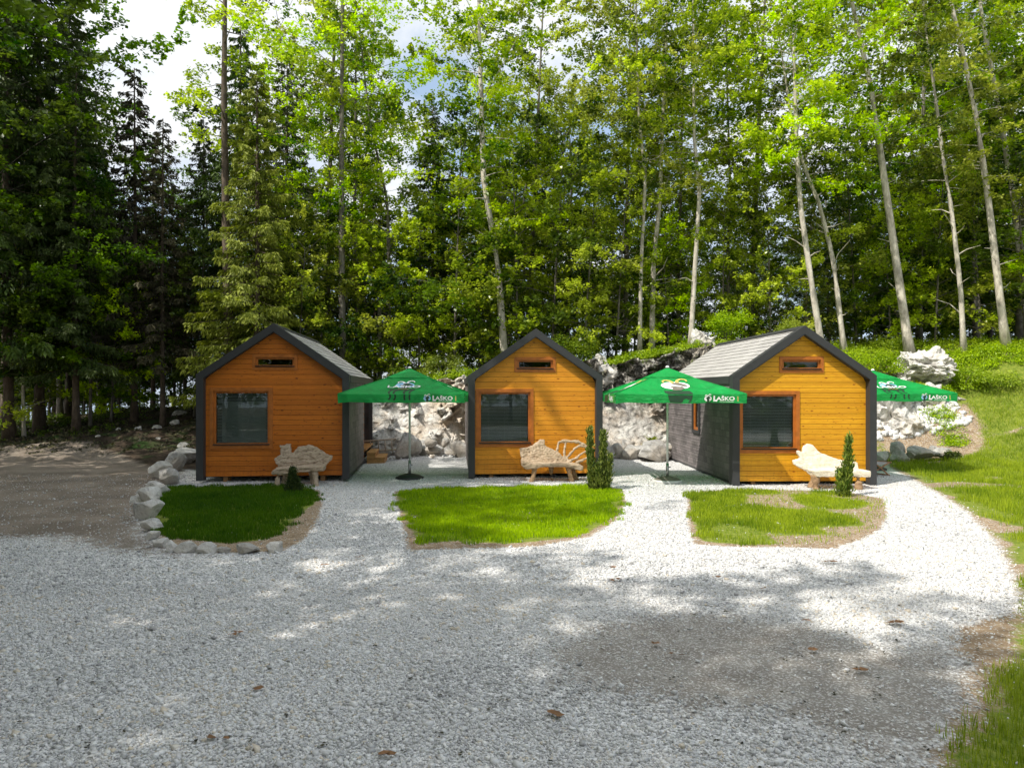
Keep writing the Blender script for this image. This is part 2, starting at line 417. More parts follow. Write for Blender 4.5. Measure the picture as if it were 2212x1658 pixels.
FINE = [poly([(-900, 950), (0, 950), (150, 950), (300, 965), (420, 975), (400, 1010), (345, 1060), (318, 1080), (315, 1140), (350, 1190), (430, 1202), (300, 1196), (210, 1185), (130, 1158), (0, 1162), (-900, 1165)]),
        poly([(1150, 1400), (1290, 1340), (1480, 1315), (1760, 1345), (1900, 1390), (2060, 1390), (2130, 1450), (2130, 1560), (2060, 1658), (1900, 1658), (1800, 1600), (1650, 1545), (1480, 1540), (1400, 1515), (1220, 1480)])]
def axis(segs):
    a = []
    for lo, hi, st in segs: a += list(np.arange(lo, hi, st))
    return np.array(a + [segs[-1][1]])
gx = axis([(-260, -60, 20), (-60, -30, 3), (-30, -14, .6), (-14, 15, .13), (15, 30, .5), (30, 60, 3), (60, 260, 20)])
gy = axis([(-60, -10, 5), (-10, 3, .8), (3, 24, .13), (24, 32, .25), (32, 60, 1), (60, 400, 20)])
XX, YY = np.meshgrid(gx, gy); xf = XX.ravel(); yf = YY.ravel()
nx, ny = len(gx), len(gy)
idx = np.arange(nx * ny).reshape(ny, nx)
Fg = np.stack([idx[:-1, :-1], idx[:-1, 1:], idx[1:, 1:], idx[1:, :-1]], -1).reshape(-1, 4)
zz = H(xf, yf)
me = npmesh('ground', np.stack([xf, yf, zz], 1), Fg, smooth=True)
def soft(s, w=.22): return np.clip(.5 + s / (2 * w), 0, 1)
def masks(x, y):
    fine = np.maximum(soft(sd(FINE[0], x, y), 1.1), soft(sd(FINE[1], x, y), 1.0))
    soil = np.max([soft(sd(p, x, y), .12) for p in SOIL] + [soft(sd(RSOIL, x, y), .25)], 0)
    grass = np.max([soft(sd(p, x, y), .12) for p in BED] + [soft(sd(RIGHT, x, y), .3)], 0)
    bare = sm(.64, .76, vnoise(x, y, 1.1, 11)) * np.where(x > 4, np.where((x < 9) & (y < 17.5), .8, 1), .25)
    grass = grass * (1 - .8 * bare)
    dirtbank = np.exp(-(((x - 13.9) / 1.5) ** 2 + ((y - 24.0) / 1.2) ** 2))
    grass = grass * (1 - np.clip(dirtbank * 1.6, 0, 1))
    forest = sm(0, .5, (y - 25.6)) * (1 - sm(9, 12, x)) + sm(25.5, 28, y) * sm(9, 12, x)
    fl = [(-40, 25.0), (-15, 25.4), (-13.5, 24.2), (-10.5, 21.5), (-9.0, 20.5), (-8.6, 30), (-40, 30)]
    forest = np.clip(forest + soft(sd(fl, x, y), .5), 0, 1)
    forest = np.maximum(forest, 1 - sm(-24, -19, x)); forest = np.maximum(forest, 1 - sm(-9, -5, y))
    return fine, soil, grass, forest
fi, so, gr, fo = masks(xf, yf)
a = me.attributes.new('mask', 'FLOAT_COLOR', 'POINT')
a.data.foreach_set('color', np.stack([fi, gr, so, np.ones_like(fi)], 1).astype(np.float32).ravel())
a = me.attributes.new('forest', 'FLOAT', 'POINT'); a.data.foreach_set('value', fo.astype(np.float32))
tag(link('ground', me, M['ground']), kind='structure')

# ------------------------------------------------------------------ gravel stones (countless: stuff)
rg = np.random.default_rng(5)
def scatter_stones(name, n, xr, yr, smin, smax, keep):
    y = rg.uniform(yr[0], yr[1], n); x = rg.uniform(-1, 1, n) * (y * .74 + .6)
    fi, so, gr, fo = masks(x, y); k = rg.random(n) < keep(fi, so, gr, fo, x, y)
    x, y = x[k], y[k]; n = len(x)
    s = rg.uniform(smin, smax, n) * (1 + .9 * (rg.random(n) < .06))
    cube = np.array([(a, b, c) for c in (-1, 1) for b in (-1, 1) for a in (-1, 1)], float)
    Vv = cube[None] * rg.uniform(.35, 1.05, (n, 8, 3)) * (s[:, None, None])
    Vv *= rg.uniform(.6, 1.15, (n, 1, 3)) * np.array([1, 1, .65])
    ang = rg.uniform(0, 6.283, n); ca, sa = np.cos(ang)[:, None], np.sin(ang)[:, None]
    tl = rg.normal(0, .35, n)[:, None]
    X = Vv[:, :, 0] * ca - Vv[:, :, 1] * sa; Y = Vv[:, :, 0] * sa + Vv[:, :, 1] * ca
    Z = Vv[:, :, 2] + X * tl
    out = np.stack([X + x[:, None], Y + y[:, None], Z + (H(x, y) + s * .28)[:, None]], -1).reshape(-1, 3)
    q = np.array([(0, 2, 3, 1), (4, 5, 7, 6), (0, 1, 5, 4), (1, 3, 7, 5), (3, 2, 6, 7), (2, 0, 4, 6)])
    Fq = (np.arange(n)[:, None, None] * 8 + q[None]).reshape(-1, 4)
    t = np.repeat(np.clip(rg.normal(.52, .25, n) + (vnoise(x, y, .55, 51) - .5) * .35 + (vnoise(x, y, 2.2, 52) - .5) * .2, 0, 1), 6)
    return npmesh(name, out, Fq, t)
kg = lambda fi, so, gr, fo, x, y: (1 - np.where(x < -3, .90, .985) * np.clip(fi * 1.7 - .15, 0, 1)) * (1 - .985 * np.clip(np.maximum(so, gr) * 1.3, 0, 1)) * (1 - fo)
tag(link('gravel', scatter_stones('gravel', 165000, 0, (3.9, 8.5), .006, .0155, kg), M['gravel_stone']),
    'coarse pale crushed stone gravel in the foreground yard', 'gravel', kind='stuff')
tag(link('gravel', scatter_stones('gravel_far', 130000, 0, (8.4, 19.5), .007, .017, kg), M['gravel_stone']),
    'finer white gravel spread around the grass beds and cabins', 'gravel', kind='stuff')

# ------------------------------------------------------------------ grass (stuff)
def blades(name, x, y, hmin, hmax, w, zoff=0.0, lean=.35, clump=True):
    n = len(x); z = H(x, y) + zoff
    hh = rg.uniform(hmin, hmax, n) * (.6 + .8 * vnoise(x, y, 3.3, 4)); a = rg.uniform(0, 6.283, n)
    ww = w * rg.uniform(.6, 1.3, n) / 2; la = rg.uniform(0, 6.283, n); le = rg.uniform(0, lean, n) * hh
    dx, dy = np.cos(a) * ww, np.sin(a) * ww; lx, ly = np.cos(la) * le, np.sin(la) * le
    v0 = np.stack([x - dx, y - dy, z - .01], 1); v1 = np.stack([x + dx, y + dy, z - .01], 1)
    v2 = np.stack([x + dx * .7 + lx * .4, y + dy * .7 + ly * .4, z + hh * .6], 1)
    v3 = np.stack([x - dx * .7 + lx * .4, y - dy * .7 + ly * .4, z + hh * .6], 1)
    v4 = np.stack([x + lx - dx * .1, y + ly - dy * .1, z + hh], 1); v5 = np.stack([x + lx + dx * .1, y + ly + dy * .1, z + hh], 1)
    Vv = np.stack([v0, v1, v2, v3, v4, v5], 1).reshape(-1, 3); b = np.arange(n)[:, None] * 6
    Fq = np.concatenate([b + np.array([[0, 1, 2, 3]]), b + np.array([[3, 2, 5, 4]])], 1).reshape(-1, 4)
    t = np.clip(.15 + .45 * vnoise(x, y, 1.3, 8) + .35 * vnoise(x, y, 5, 18) + rg.normal(0, .2, n), 0, 1)
    return npmesh(name, Vv, Fq, np.repeat(t, 2))
names = ['dark shaded oval grass bed ringed by pale stones before the left cabin',
         'dappled grass bed in front of the middle cabin',
         'sunny patchy grass bed in front of the right cabin']
for i, p in enumerate(BED):
    P = np.array(p); n = (80000, 95000, 62000)[i]
    x = rg.uniform(P[:, 0].min() - .2, P[:, 0].max() + .2, n); y = rg.uniform(P[:, 1].min() - .2, P[:, 1].max() + .2, n)
    s = sd(p, x, y) + (vnoise(x, y, 3, 6) - .5) * .5 + (vnoise(x, y, 9, 6) - .5) * .2
    bare = sm(.62, .74, vnoise(x, y, 1.1, 11)) * (.0, .3, .9)[i]
    k = (s > 0) & (rg.random(n) > bare)
    if i == 0: M['grass_now'] = M['shade_grass']
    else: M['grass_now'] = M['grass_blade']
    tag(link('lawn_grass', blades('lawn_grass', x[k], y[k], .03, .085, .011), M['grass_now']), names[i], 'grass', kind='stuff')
n = 330000
x = rg.uniform(2.5, 19, n); y = 4 + 21 * rg.random(n) ** .8
s = sd(RIGHT, x, y) + (vnoise(x, y, 2, 6) - .5) * .9 + (vnoise(x, y, 6, 6) - .5) * .3
bare = sm(.62, .74, vnoise(x, y, 1.1, 11)) * .93
db = np.exp(-(((x - 13.9) / 1.5) ** 2 + ((y - 24.0) / 1.2) ** 2))
k = (s > 0.05) & (rg.random(n) > bare) & (db < .3) & (x < y * .74 + 2.4) & (y > 7.5) & (rg.random(n) < np.clip(1.3 - y / 40, .3, 1))
k &= (sm(.0, .6, s) > rg.random(n))
tag(link('meadow_grass', blades('meadow_grass', x[k], y[k], .05, .15, .012), M['grass_blade']), 'patchy bright meadow grass along the right edge of the gravel', 'grass', kind='stuff')

n = 120000
x = rg.uniform(2.4, 9.5, n); y = rg.uniform(3.9, 9.5, n); s = sd(RIGHT, x, y) + (vnoise(x, y, 2, 6) - .5) * .7 + (vnoise(x, y, 6, 6) - .5) * .3
k = (s > .02) & (sm(-.05, .5, s) > rg.random(n)) & (x < y * .74 + 2.4) & (rg.random(n) > sm(.62, .74, vnoise(x, y, 1.1, 11)) * .9)
tag(link('meadow_grass', blades('meadow_grass', x[k], y[k], .03, .085, .007), M['grass_blade']), 'short bright grass at the lower right corner of the photo', 'grass', kind='stuff')
# leaf clumps
def quads(P, U, Vv, tint, name):
    """P centres, U half-length vectors, V half-width vectors -> diamond-ish leaves"""
    n = len(P)
    A = np.stack([P - U, P + Vv - U * .1, P + U, P - Vv - U * .1], 1).reshape(-1, 3)
    Fq = np.arange(n * 4).reshape(-1, 4)
    return npmesh(name, A, Fq, tint)
def unit(v): return v / (np.linalg.norm(v, axis=-1, keepdims=True) + 1e-9)
def clumps(name, cx, cy, cz, rad, hgt, per, leaf, rg=rg, up=.6, tb=.5):
    n = len(cx) * per; i = np.repeat(np.arange(len(cx)), per)
    d = unit(rg.normal(0, 1, (n, 3))); rr = rg.random(n) ** .45
    P = np.stack([cx[i] + d[:, 0] * rad[i] * rr, cy[i] + d[:, 1] * rad[i] * rr, cz[i] + np.abs(d[:, 2]) * hgt[i] * rr], 1)
    nrm = unit(d * .6 + np.array([0, 0, up]) + rg.normal(0, .35, (n, 3)))
    t = unit(np.cross(nrm, rg.normal(0, 1, (n, 3)))); b = np.cross(nrm, t)
    L = leaf * rg.uniform(.6, 1.3, n)[:, None]
    ct = rg.random(len(cx))[i]
    tint = np.clip(tb + (ct - .5) * .5 + (rr - .7) * .5 + rg.normal(0, .15, n), 0, 1)
    return quads(P, t * L * .5, b * L * .33, tint, name)
# undergrowth on the bank top and the slope at right (stuff)
n = 4200
x = rg.uniform(-6, 24, n); y = 26.3 + 9.7 * rg.random(n) ** 1.6
k = (rg.random(n) < np.where(x < -3, .35, 1)) & (x < y * .74 + 2)
x, y = x[k], y[k]
topz = np.where((x < 9.6) & (y < 27.6), np.interp(x, PX, PZ) - .05 * rg.random(len(x)), H(x, y) - .05)
tag(link('undergrowth', clumps('undergrowth', x, y, topz, rg.uniform(.15, .4, len(x)), rg.uniform(.12, .42, len(x)), 85, .062), M['bush_leaf']),
    'low bright leafy undergrowth covering the bank above the rock', 'undergrowth', kind='stuff')
n = 1700
x = rg.uniform(11.2, 22, n); y = rg.uniform(23.6, 27, n)
k = (vnoise(x, y, .9, 44) > np.where(y > 25.6, .25, .62)) & ((x > 14.2) | (y > 25.5))
x, y = x[k], y[k]
tag(link('undergrowth', clumps('undergrowth', x, y, H(x, y) - .05, rg.uniform(.15, .42, len(x)), rg.uniform(.12, .36, len(x)), 95, .058), M['bush_leaf']),
    'leafy ground cover on the slope right of the right cabin', 'undergrowth', kind='stuff')
n = 420
y = 4 + 14 * rg.random(n) ** 1.2; x = rg.uniform(-1, 1, n) * (y * .72); fi, so, gr, fo = masks(x, y); k = (gr < .3) & (fo < .2); x, y = x[k], y[k]
tag(link('leaf_litter', clumps('leaf_litter', x, y, H(x, y) + .018, rg.uniform(.01, .06, len(x)), np.full(len(x), .012), 3, .028, up=3, tb=.15), M['dry_needle']),
    'tiny dark twigs and leaf bits scattered over the gravel', 'litter', kind='stuff')
# forest floor litter left
n = 5200
x = rg.uniform(-24, -7.8, n); y = rg.uniform(24, 44, n); k = rg.random(n) < .5 + .5 * (x < -15)
x, y = x[k], y[k]
tag(link('forest_litter', clumps('forest_litter', x, y, H(x, y) - .04, rg.uniform(.15, .5, len(x)), rg.uniform(.03, .12, len(x)), 14, .12, tb=.2), M['dry_needle']),
    'dark twigs and litter on the forest floor left of the cabins', 'forest litter', kind='stuff')
n = 420
x = rg.uniform(-24, -15, n); y = rg.uniform(26.2, 40, n)
tag(link('undergrowth', clumps('undergrowth', x, y, H(x, y) - .05, rg.uniform(.15, .4, len(x)), rg.uniform(.15, .45, len(x)), 60, .08), M['dark_leaf']),
    'small green plants on the dark forest floor at the left', 'undergrowth', kind='stuff')

# ------------------------------------------------------------------ rocks
def fbm(p, oct=4): return noise.fractal(p, 1.0, 2.0, oct)
ico_cache = {}
def ico(sub):
    import bmesh
    if sub not in ico_cache:
        bm = bmesh.new(); bmesh.ops.create_icosphere(bm, subdivisions=sub, radius=1)
        ico_cache[sub] = ([v.co.copy() for v in bm.verts], [tuple(v.index for v in f.verts) for f in bm.faces]); bm.free()
    return ico_cache[sub]
def rock_mesh(name, sx, sy, sz, seed, sub=4, cuts=12, rough=.07):
    r_ = random.Random(seed); vs, fs = ico(sub)
    planes = []
    for _ in range(cuts):
        d = Vector((r_.gauss(0, 1), r_.gauss(0, 1), r_.gauss(0, .8))).normalized(); planes.append((d, r_.uniform(.42, .78)))
    off = Vector((seed * 3.1, seed * 1.7, 0)); out = []
    for v in vs:
        p = v * (1 + .15 * fbm(v * 1.2 + off, 2))
        for d, c in planes:
            e = p.dot(d) - c
            if e > 0: p = p - d * e * .92
        p = p + v * rough * .55 * fbm(v * 3.2 + off, 4)
        if rough > .2: p = p + v * (.30 - .75 * abs(fbm(v * 1.7 + off, 5)) - .22 * abs(fbm(v * 5 + off, 3))) * .38
        out.append((p.x * sx, p.y * sy, p.z * sz))
    me = bpy.data.meshes.new(name); me.from_pydata(out, [], fs); me.update()
    return me
def rock(name, px, py, D, wpx, hpx, seed, mat, label, cat, group=None, depth=None, sink=.12, sub=4, rough=.07, cuts=12):
    """px, py: centre of the base line in the photo at distance D"""
    w = wpx * D / F; h = hpx * D / F; d = depth or w * .8
    me = rock_mesh(name, w * .62, d * .62, h * .62, seed, sub, cuts, rough)
    o = link(name, me, mat)
    x = W(px, D); z = CAMZ - (py - HY) * D / F
    o.location = (x, D, z + h * .5 - h * sink); o.rotation_euler = (0, 0, rnd.uniform(-.4, .4))
    return tag(o, label, cat, group)

# the quarried rock face behind the cabins
nu, nv = 420, 96
us = np.linspace(-7.4, 10.9, nu); VV = []
for j in range(nv):
    v = j / (nv - 1)
    for i in range(nu):
        x = us[i]; Pz = float(np.interp(x, PX, PZ)) * .98
        h0 = 1.0
        fade = min(1, (x + 7.4) / 2.2) * min(1, (10.9 - x) / 1.4)
        z = -0.15 + (Pz + .22) * v
        y = 25.3 + 1.3 * v ** 1.6 + (1 - fade) * 1.1
        q = Vector((x, y * .3, z))
        c1 = noise.cell(Vector((x * 1.25 + .5 * noise.noise(q * 2), z * 1.5 + .5 * noise.noise(q * 2 + Vector((5, 0, 0))), 0)))
        vd = noise.voronoi(Vector((x * 1.1, z * 1.35, 3.3)) + Vector((1, 0, 1)) * .35 * noise.noise(q * 1.7))
        vp = vd[1][0]; cellr = noise.cell(vp * 7.7)
        vd2 = noise.voronoi(Vector((x * 3.1, z * 3.6, 8)))
        cr2 = noise.cell(vd2[1][0] * 9.1)
        e1 = min(1, (vd[0][1] - vd[0][0]) * 5); e2 = min(1, (vd2[0][1] - vd2[0][0]) * 5)
        t1 = noise.cell(vp * 3.3 + Vector((7, 1, 2))) - .5; t2 = noise.cell(vp * 5.1 + Vector((1, 8, 3))) - .5
        w1 = vd2[1][0]; t3 = noise.cell(w1 * 3.3 + Vector((7, 1, 2))) - .5; t4 = noise.cell(w1 * 5.1 + Vector((1, 8, 3))) - .5
        vd3 = noise.voronoi(Vector((x * 7.3, z * 8.1, 2) )); w2 = vd3[1][0]; t5 = noise.cell(w2 * 3.1)
        dy = -.24 * cellr - .15 * cr2 - .12 * t5 - .30 * fbm(q * .8, 3) - .05 * fbm(q * 7, 3)
        dy += ((x * 1.1 - vp.x) * t1 + (z * 1.35 - vp.z) * t2) * .5 + ((x * 3.1 - w1.x) * t3 + (z * 3.6 - w1.z) * t4) * .22 + .04 * (e2 < .25) + .05 * (e1 < .2)
        dy = min(dy - .12, .0 - .03 * t5)
        dx = .1 * noise.noise(q * 3); dz = .14 * noise.noise(q * 2.2 + Vector((9, 9, 9))) * (1 if v > .03 else 0)
        if v > .9: dz -= .12 * (cellr) * (v - .9) * 10
        VV.append((x + dx, y + dy * fade, z + dz))
idx = np.arange(nu * nv).reshape(nv, nu)
Fr = np.stack([idx[:-1, :-1], idx[:-1, 1:], idx[1:, 1:], idx[1:, :-1]], -1).reshape(-1, 4)
tag(link('rock_face', npmesh('rock_face', np.array(VV), Fr), M['cut_rock']), kind='structure')

ordn = ['first', 'second', 'third', 'fourth', 'fifth', 'sixth', 'seventh', 'eighth', 'ninth', 'tenth', 'eleventh', 'twelfth',
        'thirteenth', 'fourteenth', 'fifteenth', 'sixteenth', 'seventeenth', 'eighteenth', 'nineteenth', 'twentieth', 'twenty-first',
        'twenty-second', 'twenty-third', 'twenty-fourth', 'twenty-fifth', 'twenty-sixth', 'twenty-seventh', 'twenty-eighth', 'twenty-ninth', 'thirtieth']
# boulders at the foot of the rock, left gap: (px, base py, w, h, label)
bl = [(812, 985, 26, 22, 'small pale stone beside the wooden steps'),
      (832, 986, 36, 28, 'grey jagged boulder right of the wooden steps'),
      (835, 962, 22, 12, 'white flat stone lying on the grey jagged boulder'),
      (855, 984, 24, 18, 'small grey stone below the big boulder near the ladder'),
      (878, 982, 50, 48, 'largest rounded boulder at the right end of the ladder'),
      (908, 970, 24, 20, 'small brown stone right of the largest rounded boulder'),
      (931, 964, 32, 20, 'flat grey boulder upper row between the umbrella pole and middle cabin'),
      (934, 982, 50, 22, 'long low brown boulder in the lower row behind the green umbrella pole'),
      (962, 968, 22, 20, 'small pale stone near the middle cabin, upper row'),
      (972, 984, 24, 18, 'small stone in the lower row beside the pale slanting boulder'),
      (994, 984, 46, 34, 'pale slanting boulder touching the left side of the middle cabin')]
for i, b in enumerate(bl):
    rock('boulder', b[0], b[1], 24.2 + .3 * (i % 3) - (.3 if b[3] > 25 else 0), b[2] * 1.1, b[3] * 1.15, 50 + i, M['boulder_rock'], b[4], 'boulder', 'boulders at the foot of the rock face')
br = [(1312, 990, 26, 30, 'dark stone just right of the middle cabin'),
      (1330, 985, 30, 26, 'pointed grey stone near the conifer by the middle cabin'),
      (1357, 972, 34, 24, 'white flat-topped stone left of the hosta plant'),
      (1362, 992, 48, 30, 'broad grey boulder in front of the white flat-topped stone'),
      (1385, 975, 24, 14, 'small brown stone between the two largest boulders'),
      (1395, 994, 24, 16, 'low stone in the lower row below the hosta plant'),
      (1416, 997, 70, 52, 'largest pyramid-shaped grey boulder below the hosta plant'),
      (1445, 976, 30, 22, 'small rounded stone right of the pyramid-shaped boulder'),
      (1466, 998, 44, 32, 'grey boulder beside the umbrella pole near the right cabin'),
      (1492, 996, 30, 22, 'small grey stone against the shingled wall of the right cabin')]
for i, b in enumerate(br):
    rock('boulder', b[0], b[1], 23.4 + .25 * (i % 3), b[2] * 1.1, b[3] * 1.15, 80 + i, M['boulder_rock'], b[4], 'boulder', 'boulders at the foot of the rock face')
# stone edging of the left bed
el = [(398, 1002, 60, 44), (375, 1016, 56, 40), (350, 1032, 50, 34), (366, 1046, 56, 34), (340, 1066, 56, 30), (318, 1078, 52, 28), (306, 1092, 44, 24),
      (328, 1094, 56, 44), (322, 1122, 58, 50), (304, 1112, 30, 34), (332, 1146, 52, 28), (330, 1164, 36, 22), (346, 1182, 38, 24),
      (372, 1192, 30, 26), (402, 1192, 50, 26), (450, 1194, 38, 26), (487, 1194, 36, 16), (533, 1194, 62, 20), (590, 1193, 44, 28)]
desc = ['tall pale boulder', 'stepped grey boulder', 'rust-stained pale stone', 'flat grey stone', 'pale ledge stone', 'white pointed stone', 'small white stone',
        'broad bluish-white slab', 'large pale slab', 'narrow dirty stone', 'pale wedge stone', 'small grey stone', 'rounded tan stone',
        'upright pale stone', 'angular grey-brown stone', 'white faceted stone', 'small bluish flat stone', 'long bluish flat stone', 'pale blocky stone']
for i, b in enumerate(el):
    D = CAMZ * F / (b[1] - HY)
    where = 'left of the left cabin' if i < 5 else ('on the left side of the shaded grass bed' if i < 12 else 'before the shaded grass bed')
    rock('edging_stone', b[0], b[1], D, b[2] * 1.0, b[3] * 1.05, 120 + i, M['boulder_rock'] if i in (1, 3, 9, 16, 17) else M['white_rock'],
         f'{desc[i]} {where}, {ordn[i]} in the edging', 'stone', 'stones edging the left grass bed')
# loose rocks on the dark slope, left
for i, (px, py, D, w_, h_, ds) in enumerate([(657, 905, 28, 0, 0, ''), (655, 0, 0, 0, 0, ''), (300, 955, 27, 16, 14, 'small white rock'), (342, 960, 26, 14, 10, 'small pale rock'), (398, 955, 25, 26, 14, 'pale flat rock'),
        (380, 925, 28, 24, 14, 'broken white rock'), (340, 932, 27.5, 22, 14, 'white forked rock'), (255, 948, 27, 10, 8, 'tiny pale rock'), (212, 975, 26, 12, 9, 'bluish rock'), (385, 880, 30, 30, 16, 'brownish rock')]):
    if w_ == 0: continue
    x = W(px, D); z = float(H(x, D)); py2 = HY + (CAMZ - z) * F / D
    rock('forest_rock', px, py2 + 3, D, w_, h_, 160 + i, M['white_rock'], f'{ds} on the dark slope left of the left cabin', 'rock', 'loose rocks on the dark slope', sub=3)
# pile right of the right cabin
pr = [(1905, 996, 40, 28, 'pale low boulder against the right cabin corner'), (1945, 998, 34, 24, 'grey stone in front row of the stacked stones'), (1937, 982, 36, 26, 'dark grey stone in the upper row near the cabin'),
      (1968, 985, 24, 14, 'small flat stone in the middle of the stacked stones'), (1985, 1003, 62, 20, 'long pale stone in the front row of the stacked stones'), (1990, 985, 54, 22, 'long grey stone in the upper row of the stacked stones'),
      (2020, 980, 22, 18, 'small dark stone at the top right of the stacked stones'), (2040, 990, 50, 26, 'mossy rounded stone right of the long grey stone'), (2068, 996, 40, 14, 'flat pale stone near the right end of the stacked stones'),
      (2092, 1000, 32, 10, 'last low stone at the right end of the stacked stones')]
for i, b in enumerate(pr):
    D = 22.6 - .3 * (i % 2); rock('stacked_stone', b[0], b[1] + 2, D, b[2] * 1.0, b[3] * 1.2, 190 + i, M['white_rock'] if i in (0, 4, 8, 9) else M['boulder_rock'], b[4], 'stone', 'stones stacked right of the right cabin', sink=.1)
# outcrops
oc = [(1992, 832, 26.0, 104, 74, 'jagged white limestone outcrop on the slope at upper right', 5, 2.0), (1952, 822, 26.2, 50, 34, 'white rock leaning on the left flank of the big outcrop', 4, .8), (2028, 836, 25.8, 44, 26, 'small white rock below the right flank of the big outcrop', 4, .8), (1935, 880, 25.0, 80, 60, 'white broken rock above the third umbrella canopy', 4, 1.2),
      (1918, 965, 25.0, 110, 120, 'sunlit white rock mass directly right of the right cabin', 5, 1.6), (1955, 955, 24.6, 80, 70, 'rough white rock behind the stacked stones', 4, 1.2),
      (2010, 885, 25.2, 70, 45, 'pale rubble rock right of the umbrella tip', 4, 1.0), (2060, 878, 25.4, 56, 30, 'small pale rock half buried in the right slope', 4, .8), (2120, 872, 25.5, 50, 28, 'low white rock in the bushes at far right', 4, .8), (2178, 885, 25.3, 46, 22, 'small white rock at the right edge of the photo', 4, .8),
      (1520, 770, 26.6, 44, 52, 'grey knobbly rock on the bank beside the right cabin roof', 4, .8), (1298, 792, 26.4, 24, 24, 'small white rock on the grass above the rock face', 3, .5), (1312, 832, 25.9, 60, 40, 'white boulder at the top of the rock face next to the middle cabin roof', 4, .8)]
for i, b in enumerate(oc):
    rock('rock_outcrop', b[0], b[1], b[2], b[3], b[4] * 1.15, 230 + i, M['white_rock'], b[5], 'rock', 'pale rocks on the bank', depth=b[7], sink=.05, sub=b[6], rough=.35, cuts=14)
# rubble
def rubble(name, pts, smin, smax, label):
    n = len(pts); P = np.array(pts); s = rg.uniform(smin, smax, n)
    cube = np.array([(a, b, c) for c in (-1, 1) for b in (-1, 1) for a in (-1, 1)], float)
    Vv = cube[None] * rg.uniform(.4, 1.05, (n, 8, 3)) * s[:, None, None]
    Vv += P[:, None, :]
    q = np.array([(0, 2, 3, 1), (4, 5, 7, 6), (0, 1, 5, 4), (1, 3, 7, 5), (3, 2, 6, 7), (2, 0, 4, 6)])
    me = npmesh(name, Vv.reshape(-1, 3), (np.arange(n)[:, None, None] * 8 + q[None]).reshape(-1, 4), np.repeat(np.clip(rg.normal(.75, .2, n), 0, .95), 6))
    tag(link(name, me, M['gravel_stone']), label, 'rubble', kind='stuff')
x = rg.uniform(11.8, 15.5, 900); y = rg.uniform(24.2, 26, 900)
rubble('rubble', np.stack([x, y, H(x, y) + .02], 1), .03, .12, 'loose white rubble below the outcrops on the right slope')
x = rg.uniform(-5, 5.6, 700); y = rg.uniform(23.9, 25.1, 700)
rubble('rubble', np.stack([x, y, H(x, y) + .02], 1), .012, .05, 'small rubble scattered at the foot of the rock face')

